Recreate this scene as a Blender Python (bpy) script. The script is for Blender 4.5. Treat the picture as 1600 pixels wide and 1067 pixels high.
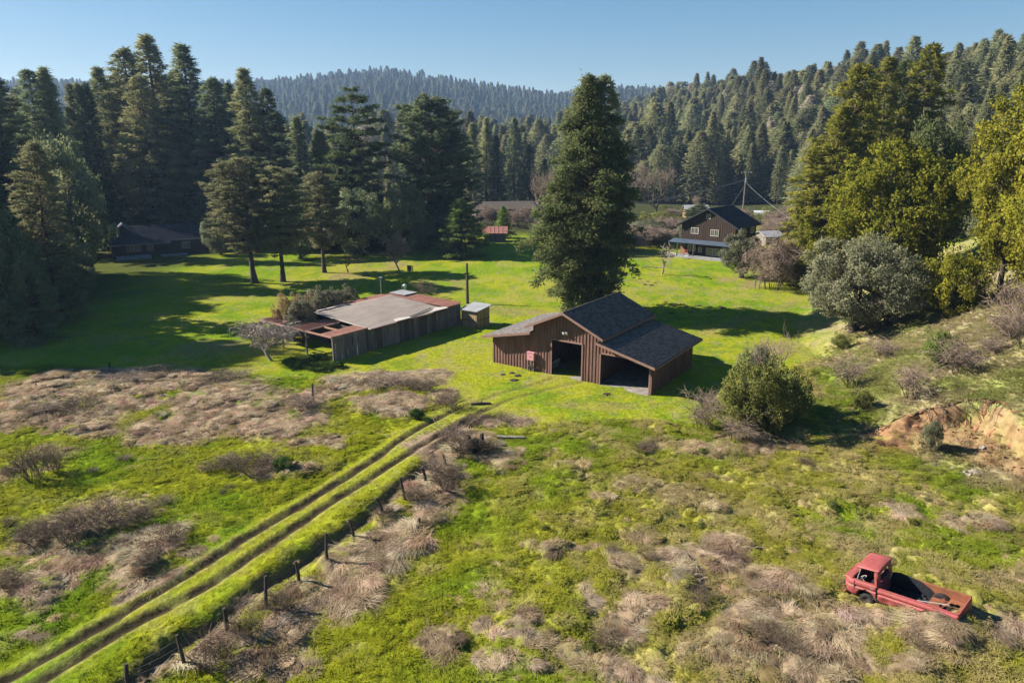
import bpy, bmesh, math, random
import numpy as np
from mathutils import Vector, Matrix
R_ = math.radians
for o in list(bpy.data.objects): bpy.data.objects.remove(o)
sc = bpy.context.scene
COL = sc.collection

# ------------------------------------------------------------------ camera, sky, sun, exposure
CAM_H, PITCH, FPX = 17.0, math.atan((533.5 - 235.0) / 1067.0), 1067.0
cam_d = bpy.data.cameras.new('camera'); cam = bpy.data.objects.new('camera', cam_d); COL.objects.link(cam)
cam.location = (0, 0, CAM_H); cam.rotation_euler = (math.pi / 2 - PITCH, 0, 0)
cam_d.sensor_fit = 'HORIZONTAL'; cam_d.sensor_width = 36.0; cam_d.lens = 36.0 * FPX / 1600.0
cam_d.clip_start = 0.5; cam_d.clip_end = 8000
sc.camera = cam

SUN_EL, SUN_TO = R_(32.5), Vector((-0.978, 0.208))      # towards the sun, seen from above
world = bpy.data.worlds.new('World'); sc.world = world; world.use_nodes = True
wn = world.node_tree.nodes; wl = world.node_tree.links
sky = wn.new('ShaderNodeTexSky'); sky.sky_type = 'NISHITA'; sky.sun_disc = False
sky.sun_elevation = SUN_EL
sky.sun_rotation = math.atan2(SUN_TO.x, SUN_TO.y)
sky.air_density = 1.0; sky.dust_density = 0.3; sky.ozone_density = 2.5
wn['Background'].inputs['Strength'].default_value = 0.08
gm = wn.new('ShaderNodeGamma'); gm.inputs['Gamma'].default_value = 0.54; hsv = wn.new('ShaderNodeHueSaturation'); hsv.inputs['Saturation'].default_value = 1.9
wl.new(sky.outputs[0], gm.inputs['Color']); wl.new(gm.outputs[0], hsv.inputs['Color']); wl.new(hsv.outputs[0], wn['Background'].inputs['Color'])
sun_d = bpy.data.lights.new('sun', 'SUN'); sun = bpy.data.objects.new('sun', sun_d); COL.objects.link(sun)
sun_d.energy = 5.0; sun_d.angle = R_(0.53); sun_d.color = (1.0, 0.93, 0.82)
sdir = Vector((SUN_TO.x * math.cos(SUN_EL), SUN_TO.y * math.cos(SUN_EL), math.sin(SUN_EL)))
sun.rotation_euler = sdir.to_track_quat('Z', 'Y').to_euler(); sun.location = (-60, 20, 90)
sc.view_settings.view_transform = 'Standard'; sc.view_settings.look = 'None'
sc.view_settings.exposure = 1.6; sc.view_settings.gamma = 1.0; sc.view_settings.use_curve_mapping = False
sc.render.engine = 'CYCLES'
cy = sc.cycles
cy.max_bounces = 8; cy.diffuse_bounces = 6; cy.glossy_bounces = 2; cy.transmission_bounces = 6
cy.volume_bounces = 0; cy.transparent_max_bounces = 6; cy.caustics_reflective = False; cy.caustics_refractive = False
cy.use_denoising = True; cy.denoiser = 'OPENIMAGEDENOISE'; cy.denoising_prefilter = 'NONE'; cy.use_adaptive_sampling = False; cy.sample_clamp_indirect = 4.0
try: cy.denoising_input_passes = 'RGB_ALBEDO_NORMAL'
except Exception: pass

# ------------------------------------------------------------------ helpers: rays, noise, terrain
CP, SP = math.cos(PITCH), math.sin(PITCH)
def ray(px, py):
    u = (px - 800.0) / FPX; v = (533.5 - py) / FPX
    return np.array([u, CP + v * SP, -SP + v * CP])
def flat(px, py, z=0.0):
    d = ray(px, py); return np.array([0, 0, CAM_H]) + d * ((z - CAM_H) / d[2])
def _hash(ix, iy, seed):
    h = (ix.astype(np.int64) * 374761393 + iy.astype(np.int64) * 668265263 + seed * 974711) & 0xffffffff
    h = ((h ^ (h >> 13)) * 1274126177) & 0xffffffff
    h = h ^ (h >> 16)
    return (h & 0xffffff) / float(0xffffff)
def vnoise(x, y, seed=0):
    x = np.asarray(x, float); y = np.asarray(y, float)
    ix = np.floor(x); iy = np.floor(y); fx = x - ix; fy = y - iy
    fx = fx * fx * fx * (fx * (fx * 6 - 15) + 10); fy = fy * fy * fy * (fy * (fy * 6 - 15) + 10)
    a = _hash(ix, iy, seed); b = _hash(ix + 1, iy, seed); c = _hash(ix, iy + 1, seed); d = _hash(ix + 1, iy + 1, seed)
    return (a * (1 - fx) + b * fx) * (1 - fy) + (c * (1 - fx) + d * fx) * fy
def fbm(x, y, scale, seed=0, octv=4):
    s = 0; amp = 1; tot = 0; x = np.asarray(x) / scale; y = np.asarray(y) / scale
    for k in range(octv):
        ca, sa = math.cos(k * 1.1), math.sin(k * 1.1)
        s = s + amp * vnoise(x * ca - y * sa + 17.3 * k, x * sa + y * ca - 9.1 * k, seed + k * 7); tot += amp; amp *= .5; x = x * 2.03; y = y * 2.03
    return s / tot
def sstep(a, b, x):
    t = np.clip((np.asarray(x, float) - a) / (b - a), 0, 1); return t * t * (3 - 2 * t)
def seg_dist(x, y, pts):
    """distance to a polyline and the fraction along it"""
    best = np.full(np.shape(x), 1e9)
    for (x0, y0), (x1, y1) in zip(pts[:-1], pts[1:]):
        dx, dy = x1 - x0, y1 - y0; L = dx * dx + dy * dy + 1e-9
        t = np.clip(((x - x0) * dx + (y - y0) * dy) / L, 0, 1)
        best = np.minimum(best, np.hypot(x - x0 - t * dx, y - y0 - t * dy))
    return best
def smooth_poly(px, n=6):
    pts = np.array([flat(*p)[:2] for p in px]); out = []
    P = np.vstack([2 * pts[0] - pts[1], pts, 2 * pts[-1] - pts[-2]])
    for i in range(1, len(P) - 2):
        for t in np.linspace(0, 1, n, endpoint=False):
            a, b, c, d = P[i - 1], P[i], P[i + 1], P[i + 2]
            out.append(.5 * ((2 * b) + (c - a) * t + (2 * a - 5 * b + 4 * c - d) * t * t + (3 * b - a - 3 * c + d) * t ** 3))
    out.append(pts[-1]); return [tuple(q) for q in out]

RUTS = [smooth_poly([(-90, 1112), (0, 1064), (111, 1005), (242, 928), (388, 841), (484, 782), (581, 720), (644, 674), (700, 645), (760, 622), (830, 602), (864, 590)]),
        smooth_poly([(-20, 1112), (97, 1044), (208, 976), (310, 923), (417, 855), (509, 792), (606, 729), (672, 688), (735, 652), (800, 624), (870, 605), (905, 597)])]
DITCH = smooth_poly([(150, 1105), (235, 1050), (275, 1008), (345, 968), (395, 925), (440, 897), (490, 862), (538, 832), (585, 800), (622, 762), (665, 728), (700, 690), (735, 660), (790, 648)])
PATHS = [smooth_poly([(1310, 700), (1290, 640), (1270, 590), (1262, 545), (1240, 500), (1200, 497), (1130, 512)]),
         smooth_poly([(760, 478), (800, 484), (860, 487)]), smooth_poly([(1245, 470), (1200, 488), (1140, 505), (1105, 520)])]
TOE = np.array([flat(*p)[:2] for p in [(1700, 860), (1610, 800), (1500, 750), (1420, 715), (1340, 672), (1300, 620), (1275, 570), (1258, 527), (1250, 500), (1262, 478), (1330, 450)]])
TOE = TOE[np.argsort(TOE[:, 1])]
def toe_x(y): return np.interp(y, np.r_[-50, TOE[:, 1], 140.0], np.r_[30, TOE[:, 0], 95.0])
def _kn(rows):
    a = []
    for px, py, yb, yr in rows:
        r = ray(px, py); a.append((r[0] / r[1], r[2] / r[1], yb, yr))
    return np.array(a)
HILL_R = _kn([(700, 250, 300, 760), (820, 246, 290, 740), (900, 234, 275, 700), (985, 222, 250, 640), (1085, 222, 225, 560), (1200, 222, 205, 480), (1300, 222, 185, 430),
              (1400, 226, 165, 400), (1500, 226, 140, 370), (1600, 226, 120, 350), (1900, 200, 105, 330), (2600, 180, 105, 330)])
HILL_F = _kn([(-800, 165, 560, 1200), (0, 160, 600, 1250), (250, 160, 620, 1280), (380, 158, 640, 1300), (500, 147, 650, 1300), (600, 141, 650, 1300), (700, 152, 660, 1320), (800, 168, 680, 1340),
              (870, 176, 700, 1360), (985, 180, 700, 1400), (1300, 185, 700, 1400), (2400, 150, 700, 1400)])
def _hill(K, a, y):
    k = np.interp(a, K[:, 0], K[:, 1]); yb = np.interp(a, K[:, 0], K[:, 2]); yr = np.interp(a, K[:, 0], K[:, 3])
    top = np.maximum(0, CAM_H + yr * k); t = np.clip((y - yb) / (yr - yb), 0, 1.25)
    s = np.where(t < 1, .55 * t + .45 * t * t * (3 - 2 * t), 1 - .25 * (t - 1))
    return top * s, yb
def hills(x, y):
    a = np.asarray(x, float) / np.maximum(y, 30.0)
    h1, b1 = _hill(HILL_R, a, y); h2, b2 = _hill(HILL_F, a, y)
    h = np.maximum(h1, h2)
    return h + sstep(1, 25, h) * (fbm(x, y, 90, 5, 3) - .5) * 14
PIT = [(1385, 662), (1430, 645), (1480, 640), (1520, 628), (1560, 634), (1600, 664), (1650, 700)]
def bank(x, y):
    d = np.asarray(x, float) - toe_x(y) + (fbm(x, y, 7, 31, 3) - .5) * 3.0
    s = np.where(d > 0, d * d / (d + 1.6), 0)
    return .47 * np.minimum(s, 26) + .12 * np.clip(s - 26, 0, 60)
def _pit_base():
    pts = []
    for px, py in PIT:
        d = ray(px, py)
        for t in np.linspace(20, 80, 1200):
            q = d * t
            if 17 + q[2] < float(bank(np.array(q[0]), np.array(q[1]))): break
        pts.append((q[0], q[1]))
    return pts
SCARP = _pit_base()
def scarp_side(x, y):
    """signed distance to the top edge of the clay cut, positive on the camera's (excavated) side, and distance to it"""
    best = np.full(np.shape(x), 1e9); sg = np.zeros(np.shape(x))
    for (x0, y0), (x1, y1) in zip(SCARP[:-1], SCARP[1:]):
        dx, dy = x1 - x0, y1 - y0; L = dx * dx + dy * dy
        t = np.clip(((x - x0) * dx + (y - y0) * dy) / L, 0, 1)
        dd = np.hypot(x - x0 - t * dx, y - y0 - t * dy); m = dd < best
        best = np.where(m, dd, best); sg = np.where(m, np.sign((x - x0) * dy - (y - y0) * dx), sg)
    return best * sg, best
def height(x, y, fine=True):
    x = np.asarray(x, float); y = np.asarray(y, float)
    b = bank(x, y)
    sd, ad = scarp_side(x, y)
    sd = sd + (fbm(x, y, 1.1, 77, 3) - .5) * .9
    reach = np.clip(1 - np.maximum(ad - 2.2, 0) / 4.0, 0, 1)
    cut = sstep(0, .75, sd) * reach
    floor_h = np.minimum(b, b * .35 + .15 + (fbm(x, y, 1.7, 12, 3) - .5) * .5)
    h = b * (1 - cut) + floor_h * cut
    tu = (x - 13.04) * .665 - (y - 23.2) * .747; h = h + (.17 + .125 * np.clip(tu + .2, 0, 4.6)) * np.exp(-((x - 14.5) ** 2 + (y - 21.6) ** 2) / 30)
    h = h + hills(x, y)
    h = h + (fbm(x, y, 22, 3, 3) - .5) * .5 * sstep(14, 30, y) * (1 - sstep(38, 46, y))
    if fine:
        ro = rough(x, y)
        xa = x * .77 + y * .64; ya = (-x * .64 + y * .77) * 1.9; east = sstep(-4, 8, x - (y - 40) * .1)
        h = h + ro * ((fbm(x, y, 1.6, 41, 3) - .5) * (.22 + .42 * east) + (1 - np.abs(2 * vnoise(xa / .62, ya / .62, 43) - 1)) * (.11 + .05 * east) + (vnoise(x / .31, y / .31, 45) - .5) * .07)
        h = h + dry_mask(x, y) * (1 - lawn_mask(x, y) * .6) * sstep(.9, 2.0, np.minimum(seg_dist(x, y, RUTS[0]), seg_dist(x, y, RUTS[1]))) * (.06 + .75 * np.maximum(0, fbm(x, y, 1.7, 101, 3) - .38))
        h = h + (fbm(x, y, 2.5, 47, 3) - .5) * (.16 - .10 * sstep(44, 56, y))
        d1 = seg_dist(x, y, RUTS[0]); d2 = seg_dist(x, y, RUTS[1]); far = 1 - .75 * sstep(40, 48, y)
        h = h - far * .15 * (np.exp(-(d1 / .2) ** 2) + np.exp(-(d2 / .2) ** 2)) + far * .025 * (np.exp(-((d1 - .42) / .16) ** 2) + np.exp(-((d2 - .42) / .16) ** 2))
        dd = seg_dist(x, y, DITCH); h = h - .42 * np.exp(-(dd / .42) ** 2) + .04 * np.exp(-((dd - 1.0) / .4) ** 2)
    return h
def lawn_mask(x, y):
    """1 on the mown lawn beyond the rough field"""
    edge = np.interp(x, [-60, -36, -24, -15, -9, -4.5, 0, 5, 9, 13, 16, 30], [53.5, 53, 51, 50, 49.5, 45.0, 41.2, 41.0, 41.6, 43, 46, 60])
    return sstep(-1.2, 1.2, y - edge + (fbm(x, y, 4, 51, 3) - .5) * 3)
def rough(x, y):
    d1 = np.minimum(seg_dist(x, y, RUTS[0]), seg_dist(x, y, RUTS[1]))
    return (1 - lawn_mask(x, y)) * sstep(.6, 1.8, d1) * (1 - .5 * sstep(0, 3, np.asarray(x) - toe_x(y)))
def gz(x, y): return float(height(np.array([x]), np.array([y]))[0])
def G(px, py):
    d = ray(px, py)
    ts = np.geomspace(14, 700, 900); q = d[None, :] * ts[:, None]
    below = (CAM_H + q[:, 2]) < height(q[:, 0], q[:, 1], False)
    i = int(np.argmax(below)) if below.any() else len(ts) - 1
    lo, hi = ts[max(i - 1, 0)], ts[i]
    for _ in range(14):
        m = (lo + hi) / 2; p = d * m
        if CAM_H + p[2] < float(height(np.array([p[0]]), np.array([p[1]]), False)[0]): hi = m
        else: lo = m
    p = d * hi
    return np.array([p[0], p[1], gz(p[0], p[1])])
def z_at(px, py, y):
    """height at which the sight line through a pixel passes the distance y"""
    d = ray(px, py); return CAM_H + d[2] * y / d[1]
def depth_of(p): return p[1] * CP + (CAM_H - p[2]) * SP

# dry straw patches: (px, py, rx, ry, strength)
DRY_PX = [(120, 602, 110, 24, 1), (60, 640, 70, 26, 1), (250, 598, 120, 22, 1), (350, 625, 95, 32, 1), (275, 672, 90, 24, 1), (430, 652, 80, 34, 1), (560, 598, 62, 17, 1), (645, 595, 52, 15, 1.1),
          (600, 634, 62, 20, 1), (690, 622, 25, 14, 1), (490, 692, 45, 13, .9), (150, 655, 70, 20, .9), (200, 630, 70, 20, 1), (500, 620, 40, 18, .9), (430, 735, 62, 20, .9), (55, 725, 55, 32, .55), (20, 660, 40, 26, .8),
          (110, 830, 85, 36, .85), (85, 900, 55, 32, 1.1), (215, 862, 65, 40, 1), (160, 800, 85, 26, .6), (240, 908, 18, 18, 1), (10, 905, 32, 24, .8), (55, 972, 38, 12, .9), (300, 880, 30, 16, .6), (335, 845, 14, 8, .5),
          (318, 1046, 60, 26, .9), (450, 1000, 62, 34, 1.1), (545, 958, 72, 34, 1.1), (585, 900, 70, 38, 1.1), (650, 850, 60, 34, 1.1), (690, 800, 46, 24, .9), (440, 1055, 80, 22, 1.1), (690, 762, 50, 30, .9),
          (705, 700, 60, 34, 1), (770, 655, 75, 10, 1), (760, 705, 45, 26, .8), (255, 1030, 24, 20, .7), (380, 960, 40, 22, .6), (470, 930, 40, 24, .7), (540, 875, 36, 22, .7), (600, 820, 30, 20, .7),
          (810, 950, 32, 18, .9), (819, 994, 42, 28, 1), (744, 985, 22, 20, .9), (679, 1029, 40, 24, 1), (819, 1055, 60, 18, 1), (963, 893, 28, 15, .9), (1042, 871, 46, 22, 1), (1073, 906, 50, 26, 1), (915, 932, 28, 16, .8),
          (976, 968, 55, 30, .9), (941, 1029, 46, 26, .9), (1038, 1051, 55, 22, .9), (845, 871, 30, 8, .7), (902, 863, 34, 9, .8), (1007, 766, 46, 16, .5), (937, 788, 24, 10, .5), (1140, 871, 46, 30, 1.15), (1219, 930, 38, 24, 1),
          (1210, 994, 66, 44, 1), (1275, 994, 50, 38, 1), (1346, 975, 40, 18, .8), (1473, 1012, 70, 28, .9), (1403, 792, 12, 10, .9), (1433, 797, 14, 9, .9), (1507, 806, 34, 9, .8), (1556, 814, 34, 11, .8), (1150, 1010, 40, 26, .6),
          (1100, 1000, 40, 20, .5), (1380, 1040, 60, 24, .8), (1560, 1000, 46, 40, .75), (1540, 900, 50, 20, .4), (1090, 780, 60, 18, .4), (1030, 690, 40, 9, .45), (1110, 700, 60, 16, .55), (1180, 690, 60, 18, .7), (860, 700, 26, 8, .35),
          (900, 740, 34, 10, .4), (690, 905, 20, 12, .4), (1290, 950, 40, 20, .6), (1590, 900, 30, 30, .5), (1440, 900, 26, 10, .3), (1330, 850, 50, 20, .3), (1240, 1050, 60, 20, .8), (1160, 930, 40, 14, .6), (760, 930, 26, 12, .4),
          (1000, 830, 40, 14, .5), (880, 960, 26, 12, .6), (880, 1010, 30, 18, .5)]
DRY = []
for px, py, rx, ry, s in DRY_PX:
    c = flat(px, py); a = flat(px + rx, py) - c; b = (flat(px, py - ry) - flat(px, py + ry)) / 2
    DRY.append((c[0], c[1], abs(a[0]), math.hypot(b[0], b[1]), s))
WORN = []
for px, py, rx, ry, s in [(330, 545, 70, 12, .8), (200, 528, 60, 8, .6), (610, 412, 50, 8, .8), (545, 428, 45, 9, .8), (700, 447, 50, 8, .5), (1000, 398, 60, 10, .6), (1165, 442, 34, 7, .9), (1010, 440, 40, 7, .4), (790, 486, 60, 6, .5), (960, 630, 120, 8, .5), (830, 545, 60, 10, .25), (690, 560, 60, 12, .25), (1090, 600, 30, 10, .4), (1080, 455, 80, 8, .3)]:
    c = flat(px, py); a = flat(px + rx, py) - c; b = (flat(px, py - ry) - flat(px, py + ry)) / 2; WORN.append((c[0], c[1], abs(a[0]), math.hypot(b[0], b[1]), s))
def dry_mask(x, y):
    m = np.zeros(np.shape(x))
    jx = (fbm(x, y, 3.2, 61, 3) - .5) * 2.6; jy = (fbm(x, y, 3.2, 67, 3) - .5) * 3.4
    for cx, cy_, rx, ry, s in DRY:
        r = np.hypot((x + jx - cx) / rx, (y + jy - cy_) / ry); m = np.maximum(m, s * (1 - sstep(.65, 1.15, r)))
    return m

def ground_color(x, y, fine=True):
    """albedo of the ground in the world: (n,3)"""
    x = np.asarray(x, float); y = np.asarray(y, float)
    def mixc(c, col, f): return c * (1 - f[:, None]) + np.array(col)[None, :] * f[:, None]
    n1 = fbm(x, y, 9, 71, 4); n2 = fbm(x, y, 2.2, 73, 4); n3 = fbm(x, y, .7, 79, 3); n4 = fbm(x, y, 26, 83, 3)
    c = np.tile(np.array([.138, .205, .010]), (len(x), 1))
    c = mixc(c, (.225, .240, .016), sstep(.36, .60, n1 * .6 + n2 * .4))
    c = mixc(c, (.075, .14, .012), sstep(.5, .75, n4 * .4 + n3 * .6) * .5)
    c = mixc(c, (.27, .24, .085), sstep(.52, .70, n2 * .55 + n3 * .45) * .42)
    lm = lawn_mask(x, y)
    fld = (1 - lm)
    n5 = fbm(x, y, 4.2, 187, 4); n6 = fbm(x, y, 1.1, 191, 3)
    c = mixc(c, (.235, .215, .05), lm * sstep(.50, .66, n5 * .65 + n6 * .35) * .55); c = mixc(c, (.085, .150, .014), lm * sstep(.50, .66, (1 - n5) * .55 + n3 * .45) * .55); c = mixc(c, (.24, .20, .10), lm * sstep(.62, .74, n6 * .7 + n3 * .3) * .5)
    for px, py, rx, ry, s in WORN:
        r_ = np.hypot((x + (n2 - .5) * 5 - px) / rx, (y + (n1 - .5) * 7 - py) / ry); c = mixc(c, (.21, .165, .075), s * (1 - sstep(.5, 1.1, r_)) * sstep(.3, .6, n3 * .5 + n2 * .5))
    east = sstep(-4, 10, x - (y - 40) * .1) * fld
    c = mixc(c, (.225, .215, .035), east * .85 * sstep(.3, .6, n1))
    c = mixc(c, (.31, .245, .12), east * sstep(.38, .62, n2 * .5 + n3 * .5) * .6)
    d = x - toe_x(y)
    bk = sstep(-1.0, 2.5, d + (n2 - .5) * 4)
    c = mixc(c, (.245, .205, .12), bk * (.45 + .5 * sstep(.35, .6, n2 * .5 + n1 * .5)))
    c = mixc(c, (.15, .165, .04), bk * sstep(.52, .66, n3 * .5 + n1 * .5) * .7)
    dm = dry_mask(x, y) * (1 - lm * .3)
    c = mixc(c, (.235, .175, .115), np.clip(dm * 1.2 * sstep(.22, .5, n2 * .6 + n3 * .4), 0, 1))
    rd = np.minimum(seg_dist(x, y, RUTS[0]), seg_dist(x, y, RUTS[1]))
    fr = (1 - sstep(.13, .32, rd + (n3 - .5) * .5 + (n2 - .5) * .2)) * (1 - .7 * sstep(41, 46, y))
    c = mixc(c, (.21, .16, .085), (1 - sstep(.25, .6, rd + (n3 - .5) * .6 + (n2 - .5) * .5)) * .45 * (1 - .7 * sstep(41, 46, y)))
    c = mixc(c, (.042, .031, .021), fr * .95)
    dd = seg_dist(x, y, DITCH)
    c = mixc(c, (.11, .080, .055), (1 - sstep(.2, .85, dd + (n3 - .5) * .7)) * .9)
    for k, pth in enumerate(PATHS):
        pd = seg_dist(x, y, pth); c = mixc(c, (.22, .17, .08), (1 - sstep(.2, 1.3, pd + (n2 - .5) * 1.6)) * (.25, .55, .5)[k])
    sd, ad = scarp_side(x, y)
    sd = sd + (n2 - .5) * 1.0
    west = 1 - .45 * sstep(25.0, 28.5, x)
    cl = sstep(-.1, .25, sd) * (1 - sstep(1.6, 4.2, sd + (n2 - .5) * 2.6)) * west
    cl = cl * (.5 + .5 * sstep(.25, .5, n2 * .5 + n3 * .5))
    c = mixc(c, (.29, .165, .085), np.clip(cl * .9, 0, 1))
    c = mixc(c, (.13, .07, .04), np.clip(cl * sstep(.48, .62, n3) * .85, 0, 1))
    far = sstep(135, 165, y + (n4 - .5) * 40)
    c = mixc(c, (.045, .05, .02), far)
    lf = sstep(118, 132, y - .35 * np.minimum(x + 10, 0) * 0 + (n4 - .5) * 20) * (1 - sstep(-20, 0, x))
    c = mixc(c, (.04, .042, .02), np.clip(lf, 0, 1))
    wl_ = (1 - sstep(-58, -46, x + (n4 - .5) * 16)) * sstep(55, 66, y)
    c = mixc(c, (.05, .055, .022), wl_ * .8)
    return np.clip(c * .72, .006, .6)

# ------------------------------------------------------------------ mesh helpers
def new_obj(name, me, parent=None):
    o = bpy.data.objects.new(name, me); COL.objects.link(o)
    if parent is not None: o.parent = parent
    return o
def np_mesh(name, V, F, mats=(), smooth=False, fm=None):
    me = bpy.data.meshes.new(name); V = np.ascontiguousarray(V, np.float32); F = np.ascontiguousarray(F, np.int32)
    me.vertices.add(len(V)); me.vertices.foreach_set('co', V.ravel())
    k = F.shape[1]; me.loops.add(F.size); me.loops.foreach_set('vertex_index', F.ravel())
    me.polygons.add(len(F)); me.polygons.foreach_set('loop_start', np.arange(0, F.size, k, dtype=np.int32))
    me.polygons.foreach_set('loop_total', np.full(len(F), k, np.int32))
    for m in mats: me.materials.append(m)
    if fm is not None: me.polygons.foreach_set('material_index', np.asarray(fm, np.int32))
    if smooth: me.polygons.foreach_set('use_smooth', np.ones(len(F), bool))
    me.update(calc_edges=True); return me
class MB:
    """collects pieces and links them as one mesh object"""
    def __init__(s): s.v = []; s.f = []; s.m = []
    def add(s, vs, fs, mi=0):
        b = len(s.v); s.v += [tuple(map(float, q)) for q in vs]; s.f += [tuple(b + i for i in f) for f in fs]; s.m += [mi] * len(fs); return s
    def box(s, x0, x1, y0, y1, z0, z1, mi=0):
        vs = [(x, y, z) for z in (z0, z1) for y in (y0, y1) for x in (x0, x1)]
        return s.add(vs, [(0, 2, 3, 1), (4, 5, 7, 6), (0, 1, 5, 4), (2, 6, 7, 3), (0, 4, 6, 2), (1, 3, 7, 5)], mi)
    def hexa(s, lo, hi, mi=0):
        """lo and hi: four corners each, in the same order"""
        return s.add(list(lo) + list(hi), [(3, 2, 1, 0), (4, 5, 6, 7), (0, 1, 5, 4), (1, 2, 6, 5), (2, 3, 7, 6), (3, 0, 4, 7)], mi)
    def beam(s, a, b, w, h, mi=0, up=(0, 0, 1)):
        a = Vector(a); b = Vector(b); d = (b - a).normalized(); u = Vector(up)
        if abs(d.dot(u)) > .98: u = Vector((1, 0, 0))
        x = d.cross(u).normalized(); y = x.cross(d).normalized()
        def c(p): return [p + x * (i * w / 2) + y * (j * h / 2) for i, j in ((-1, -1), (1, -1), (1, 1), (-1, 1))]
        return s.hexa(c(a), c(b), mi)
    def prism(s, poly, axis, t0, t1, mi=0):
        """poly: 2D outline in the two other axes, extruded along axis from t0 to t1"""
        def pt(q, t): return (t, q[0], q[1]) if axis == 0 else ((q[0], t, q[1]) if axis == 1 else (q[0], q[1], t))
        n = len(poly); vs = [pt(q, t0) for q in poly] + [pt(q, t1) for q in poly]
        fs = [tuple(range(n)), tuple(range(2 * n - 1, n - 1, -1))] + [(i, n + i, n + (i + 1) % n, (i + 1) % n) for i in range(n)]
        return s.add(vs, fs, mi)
    def tube(s, pts, rad, n=6, mi=0, cap=True):
        pts = [Vector(p) for p in pts]; rad = rad if hasattr(rad, '__len__') else [rad] * len(pts); vs = []
        for i, p in enumerate(pts):
            d = (pts[min(i + 1, len(pts) - 1)] - pts[max(i - 1, 0)]).normalized()
            u = Vector((0, 0, 1)) if abs(d.z) < .9 else Vector((1, 0, 0))
            x = d.cross(u).normalized(); y = x.cross(d)
            vs += [p + (x * math.cos(2 * math.pi * k / n) + y * math.sin(2 * math.pi * k / n)) * rad[i] for k in range(n)]
        fs = [(i * n + k, i * n + (k + 1) % n, (i + 1) * n + (k + 1) % n, (i + 1) * n + k) for i in range(len(pts) - 1) for k in range(n)]
        if cap: fs += [tuple(range(n - 1, -1, -1)), tuple(range((len(pts) - 1) * n, len(pts) * n))]
        return s.add(vs, fs, mi)
    def mesh(s, name, mats, smooth=False):
        me = bpy.data.meshes.new(name); me.from_pydata(s.v, [], s.f)
        for m in (mats if isinstance(mats, (list, tuple)) else [mats]): me.materials.append(m)
        me.polygons.foreach_set('material_index', s.m)
        if smooth: me.polygons.foreach_set('use_smooth', [True] * len(s.f))
        me.validate(); me.update(); bm = bmesh.new(); bm.from_mesh(me); bmesh.ops.recalc_face_normals(bm, faces=bm.faces); bm.to_mesh(me); bm.free()
        return me
    def build(s, name, mats, parent=None, smooth=False): return new_obj(name, s.mesh(name, mats, smooth), parent)
def tag(o, label, cat, group=None):
    o['label'] = label; o['category'] = cat
    if group: o['group'] = group
    return o
def thing(name, label, cat, loc, rz=0.0, group=None):
    o = new_obj(name, None); o.location = loc; o.rotation_euler = (0, 0, rz); o.empty_display_size = .3
    return tag(o, label, cat, group)
def struct(o): o['kind'] = 'structure'; return o
UNIT = {}
def unit_box(mat):
    if mat.name not in UNIT: UNIT[mat.name] = MB().box(-.5, .5, -.5, .5, 0, 1).mesh('piece', mat)
    return UNIT[mat.name]
def piece(name, mat, parent, x, y, z, sx, sy, sz, rot=(0, 0, 0)):
    """one board, batten or beam: a shared unit box, standing on (x, y, z)"""
    o = new_obj(name, unit_box(mat), parent); o.location = (x, y, z); o.scale = (sx, sy, sz); o.rotation_euler = rot; return o

# ------------------------------------------------------------------ materials
def mat_base(name):
    m = bpy.data.materials.new(name); m.use_nodes = True; nt = m.node_tree; nt.nodes.clear()
    out = nt.nodes.new('ShaderNodeOutputMaterial'); return m, nt, out
def N(nt, t, **kw):
    n = nt.nodes.new(t)
    for k, v in kw.items(): setattr(n, k, v)
    return n
def noise_val(nt, scale, detail=4, coord='Object', stretch=None, rough_=.6):
    tc = N(nt, 'ShaderNodeTexCoord'); src = tc.outputs[coord]
    if coord == 'World':
        pass
    if stretch:
        mp = N(nt, 'ShaderNodeMapping'); mp.inputs['Scale'].default_value = stretch; nt.links.new(src, mp.inputs['Vector']); src = mp.outputs[0]
    n = N(nt, 'ShaderNodeTexNoise'); n.inputs['Scale'].default_value = scale; n.inputs['Detail'].default_value = detail; n.inputs['Roughness'].default_value = rough_
    nt.links.new(src, n.inputs['Vector']); return n.outputs['Fac']
def ramp(nt, fac, stops):
    r = N(nt, 'ShaderNodeValToRGB'); e = r.color_ramp.elements
    while len(e) < len(stops): e.new(.5)
    for i, (p, c) in enumerate(stops): e[i].position = p; e[i].color = (*c, 1)
    nt.links.new(fac, r.inputs[0]); return r.outputs[0]
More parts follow.
